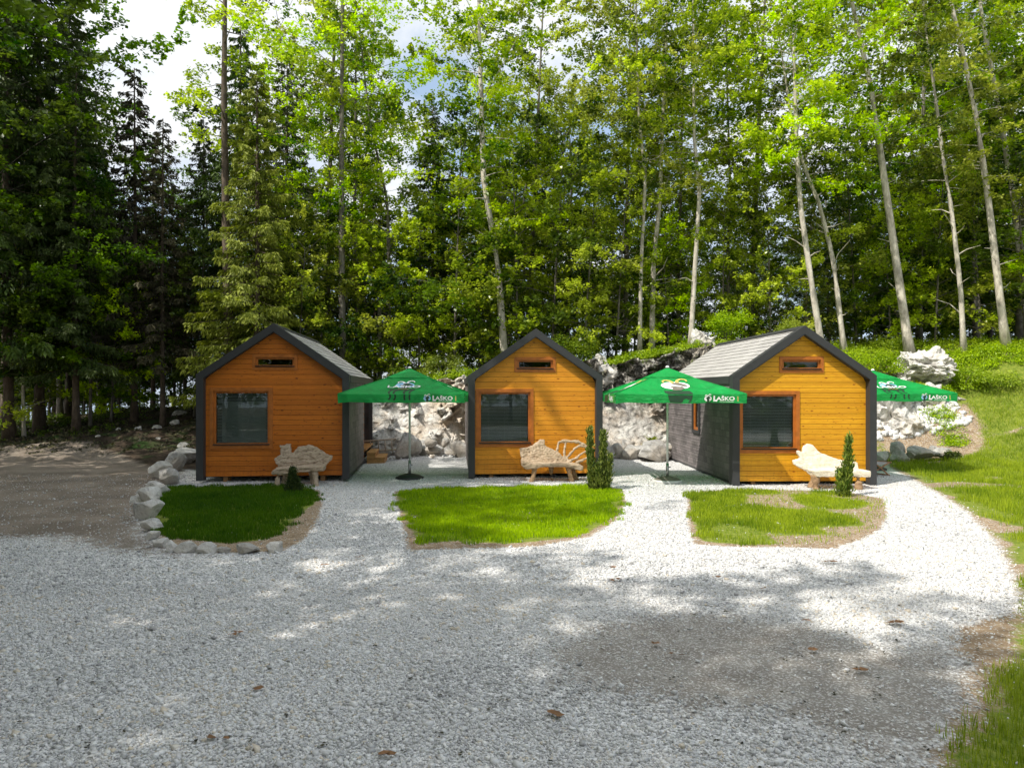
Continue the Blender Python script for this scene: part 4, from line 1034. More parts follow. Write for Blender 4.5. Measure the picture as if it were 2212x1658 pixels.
def bench(loc, rz, label, mat, which):
    root = empty('root_bench', loc, rz, label, 'bench', 'driftwood benches in front of the cabins')
    if which == 1:
        o, k = (615, 1335), .00318
        b = MB(); slab(b, bench_pts([(655, 1040), (697, 1046), (703, 1028), (738, 1030), (748, 1105), (768, 1078), (800, 1052), (880, 1038), (940, 1055), (990, 1095), (1055, 1122), (1060, 1150), (1010, 1190), (1000, 1232), (660, 1236), (640, 1215), (655, 1192), (620, 1150), (625, 1135), (668, 1108)][::-1], o, k), .34, .43, .28)
        organic('backrest', b, M[mat], root, .017, .024, 7, (1, 1, 1.8))
        b = MB(); slab(b, bench_pts([(625, 1232), (660, 1205), (760, 1195), (900, 1185), (1010, 1190), (1015, 1222), (930, 1222), (800, 1235), (700, 1250), (640, 1245)][::-1], o, k), -.02, .40)
        organic('seat', b, M[mat], root, .017, .022, 9, (1, 3, 3))
        legs = [((680, .05), (672, 0)), ((945, .05), (962, 0)), ((720, .36), (700, 0)), ((900, .36), (920, 0))]
        for (xa, y_), (xb, _) in legs:
            b = MB(); x0_ = (xa - o[0]) * k; x1_ = (xb - o[0]) * k; b.tube([(x0_, y_ + .03, .36), ((x0_ + x1_) / 2, y_ + .01, .18), (x1_, y_ - .03, -.02)], [.085, .065, .07], 10)
            organic('leg', b, M['drift_grey'], root, .02, .012, 9)
    elif which == 2:
        o, k = (610, 1315), .00335
        b = MB(); slab(b, bench_pts([(612, 1078), (680, 1072), (722, 1050), (770, 1014), (806, 1010), (806, 1052), (850, 1080), (900, 1105), (950, 1145), (1010, 1172), (1000, 1195), (640, 1195), (620, 1130)][::-1], o, k), .36, .44, .35)
        def T(pts, rads, y=.42):
            q = bench_pts([(p[0], p[1]) for p in pts], o, k); b.tube([(x, y + max(0, z - .4) * .35 - (p[2] if len(p) > 2 else 0), z) for (x, z), p in zip(q, pts)], rads, 8)
        T([(898, 1120), (905, 1075), (918, 1035), (960, 1024), (1020, 1030), (1065, 1030), (1110, 1052), (1150, 1080), (1185, 1088)], [.04, .03, .035, .05, .04, .045, .04, .035, .02])
        T([(960, 1160), (955, 1110), (968, 1050), (975, 1030)], [.04, .028, .025, .03])
        T([(935, 1175), (990, 1135), (1035, 1085), (1075, 1062), (1130, 1075)], [.05, .035, .03, .035, .03])
        T([(985, 1180), (1050, 1150), (1105, 1108), (1140, 1100), (1180, 1080)], [.05, .035, .03, .03, .02])
        T([(1040, 1190), (1100, 1165), (1140, 1150), (1165, 1120)], [.04, .04, .03, .02])
        organic('backrest', b, M[mat], root, .016, .022, 8)
        b = MB(); slab(b, bench_pts([(620, 1150), (700, 1172), (820, 1180), (960, 1180), (1050, 1190), (1082, 1205), (1062, 1236), (1010, 1215), (940, 1205), (800, 1205), (700, 1215), (650, 1222), (622, 1200)][::-1], o, k), -.04, .46)
        organic('seat', b, M[mat], root, .02, .02, 7, (1, 2, 3))
        for (xa, xb, y_) in ((720, 690, .05), (965, 995, .05), (845, 850, .33), (1010, 1040, .38)):
            b = MB(); x0_ = (xa - o[0]) * k; x1_ = (xb - o[0]) * k; b.tube([(x0_, y_ + .04, .38), (x0_ * .6 + x1_ * .4, y_, .2), (x1_, y_ - .03, -.02)], [.08, .055, .07], 10)
            organic('leg', b, M['drift_leg'], root, .02, .014, 9)
    else:
        o, k = (1015, 1395), .0030
        b = MB(); slab(b, bench_pts([(1017, 1185), (1080, 1170), (1055, 1125), (1058, 1108), (1080, 1112), (1102, 1132), (1106, 1080), (1150, 1056), (1186, 1066), (1230, 1122), (1290, 1150), (1380, 1180), (1470, 1188), (1522, 1200), (1525, 1275), (1130, 1275), (1060, 1240), (1020, 1215)][::-1], o, k), .34, .45, .30)
        organic('backrest', b, M[mat], root, .018, .016, 5)
        b = MB(); slab(b, bench_pts([(1110, 1246), (1300, 1243), (1550, 1250), (1550, 1297), (1400, 1294), (1130, 1296)][::-1], o, k), -.06, .40)
        organic('seat', b, M[mat], root, .02, .012, 6, (1, 2, 3))
        for (xa, xb, y_) in ((1140, 1135, .03), (1190, 1140, .33), (1465, 1465, .03), (1400, 1410, .34)):
            b = MB(); x0_ = (xa - o[0]) * k; x1_ = (xb - o[0]) * k; b.tube([(x0_, y_ + .03, .32), ((x0_ + x1_) / 2, y_, .16), (x1_, y_ - .02, -.02)], [.10, .085, .095], 10)
            organic('leg', b, M['drift_leg'], root, .02, .014, 8)
    return root
bench((wfull(700 + 615 / 2.011, 17.0), 17.05, 0), .08, 'weathered grey root bench with a fan-shaped back before the left cabin', 'drift_grey', 1)
bench((wfull(1650 + 610 / 2.011, 17.95), 17.9, 0), .06, 'tan root bench with looping branches in its back, before the middle cabin', 'drift_tan', 2)
bench((wfull(2500 + 1015 / 2.011, 16.5), 16.55, 0), .0, 'pale sun-bleached slab bench before the right cabin', 'drift_pale', 3)

# deck chair
dc = empty('deck_chair', (9.55, 18.9, 0), .5, 'folding wooden deck chair with faded cloth seat right of the right cabin', 'deck chair')
for y_ in (0, .55):
    b = MB(); b.tube([(-.45, y_, .62), (.55, y_, .02)], .02, 6); b.build('frame_rail', M['deck_wood'], dc)
    b = MB(); b.tube([(-.35, y_ + .03, .02), (.62, y_ + .03, .36)], .02, 6); b.build('frame_rail', M['deck_wood'], dc)
for x_, z_ in ((-.45, .62), (.62, .36), (.55, .03), (-.35, .03)):
    b = MB(); b.tube([(x_, -.02, z_), (x_, .6, z_)], .018, 6); b.build('crossbar', M['deck_wood'], dc)
b = MB(); n = 14
for i in range(n):
    def sp(t): return (-.45 + 1.07 * t, .62 + (.36 - .62) * t - .16 * math.sin(math.pi * t))
    (xa, za), (xb, zb_) = sp(i / n), sp((i + 1) / n)
    b.face([(xa, .04, za), (xb, .04, zb_), (xb, .54, zb_), (xa, .54, za)])
b.build('cloth_seat', M['deck_cloth'], dc, True)
# ladder lying along the rock
ld = empty('ladder', (W(800, 23.7), 23.6, 0), 0, 'old wooden ladder lying on its side behind the left cabin', 'ladder')
for z0_, z1_ in ((.62, .68), (.28, .33)):
    b = MB(); b.tube([(-.6, 0, z0_ - .05), (.85, .05, z1_)], .03, 8); b.build('ladder_rail', M['ladder_wood'], ld, True)
for x_ in (-.45, -.2, .05, .3, .52, .74):
    b = MB(); b.tube([(x_, .01, .26), (x_ - .03, .02, .66)], .018, 6); b.build('ladder_rung', M['ladder_wood'], ld, True)

# ------------------------------------------------------------------ small plants
def conifer(name, loc, spires, label, seed, cat='conifer', group=None, mat='thuja_needle', n=1350, lf=.07):
    r2 = np.random.default_rng(seed); root = empty(name, loc, 0, label, cat, group); P = []; N = []
    st = MB()
    for (ox, oy, h, rad, lx) in spires:
        m = int(n * h); t = r2.random(m); z = t * h
        prof = rad * np.power(np.clip(1 - t, 0, 1), .55) * (.75 + .35 * np.sin(t * 23 + seed) * r2.random(m)) * (.35 + .65 * np.clip(t * 6, 0, 1))
        a = r2.uniform(0, 6.283, m); rr = prof * np.sqrt(r2.random(m) * .8 + .2)
        P.append(np.stack([ox + np.cos(a) * rr + lx * t, oy + np.sin(a) * rr, z], 1)); N.append(np.stack([np.cos(a), np.sin(a), np.full(m, .25)], 1))
        st.tube([(ox, oy, -.03), (ox + lx, oy, h * .9)], [.02, .005], 6)
    P = np.concatenate(P); N = unit(np.concatenate(N)); m = len(P); rrn = r2.random(m)
    P += r2.normal(0, .034, (m, 3))
    up = unit(N * .45 + np.array([0, 0, 1.0]) + r2.normal(0, .25, (m, 3))); b_ = unit(np.cross(up, N + r2.normal(0, .5, (m, 3))))
    L = lf * r2.uniform(.6, 1.4, (m, 1))
    tint = np.clip(.2 + .8 * (rrn - .35) + r2.normal(0, .2, m), 0, 1)
    st.build('stem', M['spruce_bark'], root)
    link('foliage', quads(P, up * L * .6, b_ * L * .2, tint, 'foliage'), M[mat], root)
    return root
g = G(1292, 1058); conifer('columnar_conifer', (g[0], g[1], 0), [(-.14, 0, 1.42, .085, -.05), (.1, .02, 1.36, .12, .03), (.0, -.08, .62, .2, 0), (.16, -.03, .8, .10, .12), (-.05, .0, .95, .09, -.16)], 'dark twin-spired columnar conifer at the right end of the middle grass bed', 3, 'conifer')
g = G(1822, 1072); conifer('columnar_conifer', (g[0], g[1], 0), [(0, 0, 1.3, .09, .12), (-.05, -.03, .6, .15, -.04), (.08, .03, .85, .10, .08)], 'slender leaning columnar conifer in front of the pale bench', 4, 'conifer')
g = G(634, 1062); conifer('dwarf_conifer', (g[0], g[1], 0), [(0, 0, .36, .27, 0), (-.02, 0, .52, .08, 0)], 'small round dwarf conifer in front of the left bench', 5, 'conifer', n=9000, lf=.05, mat='spruce_needle')
# broad-leaved plant on the rock
def leafy(loc, label, r=.35, n=60, name='hosta_plant', L0=.26, mat='bush_leaf', seed=1):
    r2 = np.random.default_rng(seed); root = empty(name, loc, 0, label, 'plant')
    a = r2.uniform(0, 6.283, n); el_ = r2.uniform(.2, 1.2, n)
    d = np.stack([np.cos(a) * np.cos(el_), np.sin(a) * np.cos(el_), np.sin(el_)], 1)
    P = d * r2.uniform(.4, 1, (n, 1)) * r; t = unit(d + np.array([0, 0, -.5])); b_ = unit(np.cross(t, [0, 0, 1]))
    L = L0 * r2.uniform(.6, 1.1, (n, 1))
    link('foliage', quads(P, t * L * .5, b_ * L * .2, r2.random(n), 'foliage'), M[mat], root)
    s_ = MB(); s_.tube([(0, 0, -.1), (0, 0, r * .3)], .012, 5); s_.build('stem', M['spruce_bark'], root)
leafy((W(1408, 24.3), 24.3, CAMZ - (962 - HY) * 24.3 / F), 'green arching plant growing above the pyramid-shaped boulder', .38, 110)
def bush(px, py, D, wpx, hpx, label, seed, mat='bush_leaf', n=4200, leaf=.058, group='bushes on the bank'):
    r2 = np.random.default_rng(seed); x = W(px, D); z = CAMZ - (py - HY) * D / F; r_ = wpx * D / F / 2; h = hpx * D / F
    root = empty('bush', (x, D, z), 0, label, 'bush', group)
    k = 16; ax = r2.uniform(-.7, .7, k) * r_; ay = r2.uniform(-.6, .6, k) * r_ * .8; az = r2.uniform(0, .55, k) * h
    me_ = clumps('foliage', ax, ay, az, np.full(k, r_ * .42), np.full(k, h * .45), n // k, leaf, r2)
    link('foliage', me_, M[mat], root)
    s_ = MB()
    for i in range(7): s_.tube([(0, 0, -.2), (ax[i] * .5, ay[i] * .5, az[i] * .6 + .05), (ax[i], ay[i], az[i] + .1)], [.015, .01, .004], 5)
    s_.build('stem', M['grey_bark'], root)
for i, b in enumerate([(1700, 735, 27.6, 90, 50, 'leafy bush peeking over the right cabin roof', 'bush_leaf'), (2165, 790, 28.2, 110, 74, 'tall loose bush between the right-hand trunks', 'bush_leaf'), (1930, 775, 28, 100, 60, 'tall bush left of the white outcrop', 'bush_leaf'), (1570, 730, 27.2, 110, 70, 'yellow-green bush on the bank behind the right cabin roof', 'bush_leaf'), (1820, 800, 25.3, 110, 60, 'leafy bush behind the right slope of the right cabin roof', 'bush_leaf'), (1955, 852, 25.0, 70, 34, 'low bush at the lower left of the white outcrop', 'bush_leaf'), (2040, 815, 26.6, 70, 40, 'small bush at the right shoulder of the white outcrop', 'bush_leaf'),
        (1900, 808, 25.8, 110, 60, 'bright bush between the cabin roof and the white outcrop', 'bush_leaf'), (2075, 842, 25.4, 110, 60, 'rounded bush right of the white outcrop', 'bush_leaf'),
        (2150, 850, 25.2, 110, 56, 'dense bush near the right edge of the photo', 'bush_leaf'), (2020, 862, 25.4, 80, 34, 'low bush below the white outcrop', 'bush_leaf'), (2110, 800, 27.5, 140, 60, 'wide bush at the foot of the right-hand trunks', 'bush_leaf'),
        (2055, 1004, 22, 44, 34, 'small dark green bush among the stacked stones', 'dark_leaf'), (2200, 800, 27, 120, 60, 'bush cut by the right edge of the photo', 'bush_leaf'),
        (1240, 775, 27, 130, 60, 'low bush above the middle cabin roof at its right', 'bush_leaf'), (955, 812, 27, 110, 50, 'sunny bush above the rock left of the middle cabin', 'bush_leaf'),
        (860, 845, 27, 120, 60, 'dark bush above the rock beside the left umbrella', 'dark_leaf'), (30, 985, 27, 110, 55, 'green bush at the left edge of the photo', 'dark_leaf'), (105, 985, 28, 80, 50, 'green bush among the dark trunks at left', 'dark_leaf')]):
    bush(b[0], b[1], b[2], b[3], b[4], b[5], 300 + i, b[6])

# fallen leaves / twig bits on the gravel
for i, (px, py) in enumerate([(1934, 1349), (1318, 1232), (1660, 1275), (1412, 1392), (1460, 1418), (1330, 1260), (1740, 1345), (1792, 1218), (700, 1225), (770, 1208), (560, 1498), (825, 1672), (468, 1605), (520, 1378), (1550, 1250), (1215, 1550), (1750, 1410), (1860, 1460)]):
    gx_, gy_ = G(px, min(py, 1640)); b = MB(); r_ = random.Random(i)
    for k in range(r_.choice((1, 2, 3, 6 if i == 0 else 2))):
        cx_, cy_, a_ = r_.uniform(-.07, .07), r_.uniform(-.04, .04), r_.uniform(0, 6.28); s_ = r_.uniform(.03, .055)
        ring = [(cx_ + s_ * m_ * math.cos(a_ + t_), cy_ + s_ * m_ * .6 * math.sin(a_ + t_), .012 + .018 * r_.random()) for t_, m_ in ((0, 1.2), (.7, .8), (1.3, .9), (2.2, .75), (3.14, 1.1), (4, .7), (5, .95), (5.6, .7))]
        b.face(ring)
    o = b.build('fallen_leaf', M['dry_leaf']); o.location = (gx_, gy_, float(H(gx_, gy_)) + .02)
    tag(o, 'brown dead leaves lying on the gravel', 'leaf', 'brown leaves fallen on the gravel')

# ------------------------------------------------------------------ trees
def interp_path(path, ts):
    path = np.array(path); d = np.r_[0, np.cumsum(np.linalg.norm(np.diff(path, axis=0), axis=1))]; d /= d[-1]
    return np.stack([np.interp(ts, d, path[:, i]) for i in range(3)], -1)
def leaf_spray(p0, az, L, elev, droop, r2, per, leaf, flat=.6):
    """one flat beech spray; returns branch polyline + leaf centres, axes"""
    d = np.array([math.cos(az), math.sin(az), 0.]); pr = np.array([-d[1], d[0], 0.])
    t = np.linspace(0, 1, 6); bend = r2.normal(0, .12)
    line = p0 + np.outer(L * t, d) + np.outer(L * bend * t * t, pr) + np.outer(L * (elev * t - droop * t * t), [0, 0, 1.])
    nt = max(6, int(9 * L ** .5)); n = int(per * L)
    tj = r2.uniform(.12, 1, nt) ** .8; side = r2.choice([-1, 1], nt); tl = L * .42 * (1.15 - tj) * r2.uniform(.6, 1.25, nt) + .18
    j = r2.integers(0, nt, n); u = r2.random(n) ** .7
    base = np.stack([np.interp(tj[j], t, line[:, k]) for k in range(3)], 1)
    ang = r2.normal(.9, .2, nt)[j]
    P = base + (u * tl[j] * np.cos(ang))[:, None] * d + (u * tl[j] * np.sin(ang) * side[j])[:, None] * pr
    P[:, 2] += -.12 * (u * tl[j]) ** 2 - .03 + r2.normal(0, .07, n) + r2.normal(0, .10, nt)[j] * (u * .6 + .4) * L ** .4
    P[:, :2] += r2.normal(0, .05, (n, 2))
    nrm = unit(np.array([0, 0, 1.]) + r2.normal(0, flat, (n, 3))); a = unit(np.cross(nrm, r2.normal(0, 1, (n, 3)))); b_ = np.cross(nrm, a)
    S = leaf * r2.uniform(.6, 1.35, (n, 1))
    return line, P, a * S * .55, b_ * S * .40, u
def trunk_mesh(mb, path, r0, r1, seg=10, flare=True):
    ts = np.linspace(0, 1, 16); q = interp_path(path, ts)
    rad = r0 + (r1 - r0) * ts ** 1.1
    if flare: rad = rad + r0 * .45 * np.exp(-ts * 40)
    mb.tube([tuple(v) for v in q], list(rad), seg)
def beech(path, r0, cz, spread, nb, seed, per=105, leaf=.105, name='beech_tree', leafm='beech_leaf', barkm='beech_bark', label=None, group=None, topz=None, low=()):
    """path in world coordinates; object origin at its base. cz: fraction of height where the crown starts"""
    r2 = np.random.default_rng(seed); path = np.array(path, float); o = path[0].copy(); path = path - o
    root = empty(name, tuple(o), 0, label, 'tree', group)
    tm = MB(); trunk_mesh(tm, path, r0, r0 * .18)
    Ps, As, Bs, Ts = [], [], [], []
    fr_ = cz + (1 - cz) * (np.arange(nb) + r2.random(nb)) / nb
    for i in range(nb):
        t = min(fr_[i], .995); p0 = interp_path(path, [t])[0]; rel = (t - cz) / (1 - cz)
        L = spread * (.45 + .75 * math.sin(math.pi * min(1, .18 + rel * .8))) * r2.choice([.5, .8, 1.05, 1.4]) * r2.uniform(.85, 1.15)
        az = i * 2.399 + r2.normal(0, .6); el_ = r2.normal(.16, .16) + .85 * rel * r2.uniform(.5, 1.3); dr = .24 * r2.uniform(.2, 1.7)
        line, P, A, B, u = leaf_spray(p0, az, L, el_, dr, r2, per * (1 - .25 * rel), leaf)
        tm.tube([tuple(v) for v in line[:5]], [max(.012, r0 * .2 * (1 - rel * .6)), .014, .010, .007, .004], 4, False)
        tb = r2.uniform(.05, .85); Ps.append(P); As.append(A); Bs.append(B); Ts.append(np.clip(tb + (u - .5) * .35 + r2.normal(0, .13, len(P)), 0, 1))
    for (t, az, L) in low:      # individually placed low sprays
        p0 = interp_path(path, [t])[0]; line, P, A, B, u = leaf_spray(p0, az, L, .1, .15, r2, per, leaf)
        tm.tube([tuple(v) for v in line[:5]], [.03, .022, .016, .012, .006], 5, False)
        Ps.append(P); As.append(A); Bs.append(B); Ts.append(np.clip(.7 + r2.normal(0, .15, len(P)), 0, 1))
    for k in range(9 if label else 4):
        t = r2.uniform(.08, cz + .12); p0 = interp_path(path, [t])[0]; a_ = r2.uniform(0, 6.283); L = r2.uniform(.25, 1.0)
        e_ = p0 + np.array([math.cos(a_) * L, math.sin(a_) * L, L * r2.uniform(.1, .9)]); m_ = (p0 + e_) / 2 + r2.normal(0, .06, 3)
        tm.tube([tuple(p0), tuple(m_), tuple(e_)], [.03, .016, .006], 5, False)
    tm.build('trunk', M[barkm], root, True)
    link('crown', quads(np.concatenate(Ps), np.concatenate(As), np.concatenate(Bs), np.concatenate(Ts), 'crown'), M[leafm], root)
    return root
def spruce(loc, h, r0, cz, spread, seed, leafm='spruce_needle', nb=150, dens=52, label=None, group=None, name='spruce_tree', sparse=1.0):
    r2 = np.random.default_rng(seed); root = empty(name, tuple(loc), 0, label, 'tree', group)
    tm = MB(); path = np.array([(0, 0, -.1), (r2.normal(0, .1), 0, h * .5), (0, 0, h)]); trunk_mesh(tm, path, r0, .02)
    Ps, As, Bs, Ts = [], [], [], []
    for i in range(nb):
        rel = (i + r2.random()) / nb; z = h * (cz + (1 - cz) * rel); L = spread * (1 - rel) ** .75 * r2.uniform(.7, 1.15) + .25
        az = i * 2.399 + r2.normal(0, .3); d = np.array([math.cos(az), math.sin(az), 0]); pr = np.array([-d[1], d[0], 0])
        t = np.linspace(0, 1, 6); line = np.array([0, 0, z]) + np.outer(L * t, d) + np.outer(L * (-.28 * t + .16 * t * t - .12 * (1 - rel) * t), [0, 0, 1.])
        tm.tube([tuple(v) for v in line], [.022, .016, .012, .009, .006, .003], 4, False)
        n = int(dens * L * 2 * sparse); tt = r2.uniform(.15, 1, n) ** .8
        base = np.stack([np.interp(tt, t, line[:, k]) for k in range(3)], 1)
        lat = r2.normal(0, 1, n) * .20 * L * (1.15 - tt) * .8; hang = r2.random(n) ** 1.3 * (.28 + .14 * L) * .9
        P = base + lat[:, None] * pr; P[:, 2] -= hang * .55 + np.abs(lat) * .25
        ax = unit(d * .5 + np.sign(lat)[:, None] * pr * .5 + np.array([0, 0, -.9]) * (.3 + hang[:, None] * 2.2) + r2.normal(0, .2, (n, 3)))
        b_ = unit(np.cross(ax, d + r2.normal(0, .6, (n, 3)))); S = r2.uniform(.10, .24, (n, 1))
        Ps.append(P); As.append(ax * S * .55); Bs.append(b_ * S * .17)
        Ts.append(np.clip(.2 + .55 * tt + r2.normal(0, .15, n), 0, 1))
    tm.build('trunk', M['spruce_bark'], root, True)
    link('crown', quads(np.concatenate(Ps), np.concatenate(As), np.concatenate(Bs), np.concatenate(Ts), 'crown'), M[leafm], root)
    return root

def pathpx(pts, D, extra=5.0):
    """trunk polyline from photo points (bottom first) at distance D, continued upward to the tree top and down to the soil"""
    q = [np.array(P3(px, py, D)) for px, py in pts]
    x0, z0 = q[0][0], q[0][2]; gz = float(H(x0, D))
    if z0 > gz:
        s = (q[1] - q[0]) / max(.1, q[1][2] - q[0][2]); q.insert(0, q[0] + s * (gz - z0 - .15))
    else: q[0][2] = gz - .1
    d = (q[-1] - q[-2]); d = d / np.linalg.norm(d); q.append(q[-1] + (d * .6 + np.array([0, 0, .6])) * extra)
    return q
# the pale trunks one can follow in the photo
GT = 'tall beeches on the bank behind the cabins'
feat = [
 ([(1088, 750), (1075, 560), (1045, 400), (1040, 250), (1035, 60)], 27.5, .17, .30, 3.0, 62, 'thick leaning beech rising behind the middle cabin ridge', 'beech_bark'),
 ([(1382, 745), (1385, 560), (1395, 380), (1380, 260), (1375, 60)], 28.0, .10, .34, 2.3, 52, 'slim pale beech just right of the middle cabin roof, left of a close pair', 'beech_bark'),
 ([(1408, 740), (1412, 560), (1425, 440), (1430, 300), (1440, 80)], 28.6, .13, .36, 2.5, 58, 'pale beech right of the slim one above the rock face', 'beech_bark'),
 ([(1466, 722), (1465, 600), (1470, 430), (1474, 200)], 31, .11, .30, 2.6, 56, 'straight grey beech left of the crooked white trunk', 'grey_bark'),
 ([(1493, 728), (1500, 600), (1512, 400), (1500, 320), (1498, 130)], 27.6, .12, .42, 2.6, 56, 'crooked near-white beech left of the right cabin roof', 'beech_bark'),
 ([(1575, 720), (1572, 540), (1578, 430), (1570, 150)], 30.5, .10, .36, 2.5, 56, 'straight grey beech behind the yellow-green bush', 'grey_bark'),
 ([(1768, 705), (1745, 560), (1730, 450), (1722, 350), (1715, 120)], 26.6, .15, .46, 2.8, 60, 'bright white beech rising just behind the right cabin ridge', 'beech_bark'),
 ([(1818, 715), (1800, 560), (1770, 440), (1740, 370), (1715, 290)], 27.6, .13, .55, 2.8, 50, 'leaning beech crossing toward the bright white trunk behind the right cabin', 'beech_bark'),
 ([(1963, 750), (1935, 560), (1905, 350), (1880, 180), (1838, 0)], 27.0, .19, .55, 2.6, 46, 'tall clean leaning beech above the white outcrop', 'beech_bark'),
 ([(2082, 762), (2075, 620), (2055, 450), (2035, 330), (2020, 200), (2000, 80)], 26.8, .11, .36, 2.3, 56, 'crooked pale beech right of the white outcrop', 'beech_bark'),
 ([(2174, 782), (2150, 560), (2135, 430), (2110, 260), (2075, 90), (2050, -10)], 26.6, .16, .34, 2.3, 54, 'big leaning beech second from the right edge', 'beech_bark'),
 ([(2222, 700), (2190, 430), (2160, 250), (2115, 0)], 28.2, .17, .36, 2.4, 54, 'leaning beech nearest the right edge of the photo', 'beech_bark'),
 ([(708, 742), (710, 560), (715, 320), (722, 60)], 30.5, .13, .34, 2.6, 56, 'slender grey beech left of the thick straight one behind the left cabin roof', 'grey_bark'),
 ([(740, 762), (738, 560), (738, 300), (740, 0)], 28.0, .18, .36, 2.6, 56, 'thick straight grey beech behind the right slope of the left cabin roof', 'grey_bark'),
 ([(772, 790), (772, 600), (766, 450), (768, 250)], 29.5, .14, .34, 2.3, 50, 'dark grey trunk just right of the thick straight beech', 'grey_bark'),
 ([(796, 800), (784, 600), (780, 450), (800, 240)], 30.5, .11, .32, 2.2, 44, 'slimmer dark trunk beside the left umbrella cap', 'grey_bark'),
 ([(820, 812), (820, 640), (842, 580), (835, 420), (800, 270)], 29.0, .12, .36, 2.4, 40, 'dark forked trunk above the left umbrella', 'grey_bark'),
 ([(1226, 735), (1230, 560), (1235, 380), (1230, 300)], 33.0, .11, .24, 2.6, 56, 'dark trunk above the right slope of the middle cabin roof', 'grey_bark'),
 ([(1130, 720), (1132, 560), (1128, 460), (1150, 300)], 35.0, .11, .22, 2.6, 56, 'thin dark trunk farther behind the middle cabin', 'grey_bark'),
 ([(495, 745), (488, 500), (484, 200), (486, 0)], 27.5, .24, .48, 1.9, 50, 'massive dark trunk behind the left cabin ridge with sunlit leaves above', 'spruce_bark'),
 ([(52, 975), (50, 860), (48, 700)], 26.6, .075, .30, 2.4, 44, 'thin sunlit trunk nearest the left edge', 'beech_bark'),
 ([(195, 930), (196, 800), (200, 640), (205, 420)], 27.5, .07, .22, 2.5, 44, 'thin pale trunk among the dark ones left of the left cabin', 'grey_bark'),
]
hash_ = 0
for i, (pts, D, r0, cz, sp_, nb, lab, bk) in enumerate(feat):
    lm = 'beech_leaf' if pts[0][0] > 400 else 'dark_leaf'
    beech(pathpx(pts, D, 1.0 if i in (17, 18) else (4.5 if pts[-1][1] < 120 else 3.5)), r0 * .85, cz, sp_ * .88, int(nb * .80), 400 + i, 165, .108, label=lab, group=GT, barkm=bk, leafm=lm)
# prototypes for the rest of the wood
def vpath(h, lean, seed):
    r_ = random.Random(seed); a = r_.uniform(0, 6.28)
    return [(0, 0, -.15), (lean * .4 * math.cos(a), lean * .4 * math.sin(a), h * .45), (lean * math.cos(a), lean * math.sin(a), h)]
protos = {'beech': [], 'young': [], 'dark': [], 'spruce': [], 'pale': []}
def hide_src(o): return o
PB = [dict(h=19, cz=.16, sp=3.0, nb=88), dict(h=17, cz=.12, sp=3.2, nb=88), dict(h=21, cz=.22, sp=3.0, nb=92)]
for i, p in enumerate(PB):
    protos['beech'].append(('b', beech(vpath(p['h'], 1.0, i), .13, p['cz'], p['sp'], int(p['nb'] * .56), 500 + i, 135, .130, barkm='grey_bark', leafm='beech_leaf')))
for i in range(2):
    protos['dark'].append(('b', beech(vpath(17 + 2 * i, .8, 9 + i), .13, .12, 3.0, 54, 520 + i, 125, .140, barkm='grey_bark', leafm='dark_leaf')))
for i in range(3):
    protos['young'].append(('b', beech(vpath(6.5 + i, .5, 19 + i), .05, .10, 1.9, 44, 540 + i, 170, .112, barkm='grey_bark', leafm='beech_leaf' if i < 2 else 'dark_leaf')))
protos['spruce'] = [('s', spruce((0, 0, 0), 17 + 2 * i, .16, (.18, .30)[i], 2.6, 560 + i)) for i in range(2)]
protos['dry'] = [('s', spruce((0, 0, 0), 15, .13, .22, 2.0, 570, 'dry_needle', 110, 40))]
protos['pale'] = [('s', spruce((0, 0, 0), 14.5, .16, .08, 3.0, 575, 'pale_needle', 170, 60))]
used = {}
trees = []
def place(kind, px, D, s=1.0, var=None, visible=True, x=None, sink=0):
    x = W(px, D) if x is None else x
    lst = protos[kind]; v = rnd.randrange(len(lst)) if var is None else var; src = lst[v][1]
    loc = (x, D, float(H(x, D)) - sink); rz = rnd.uniform(0, 6.28)
    if not used.get((kind, v)):
        used[(kind, v)] = True; o = src; o.location = loc; o.rotation_euler = (0, 0, rz); o.scale = (s,) * 3
    else: o = dup(src, loc, rz, s)
    trees.append((o, kind, px, D, visible)); return o
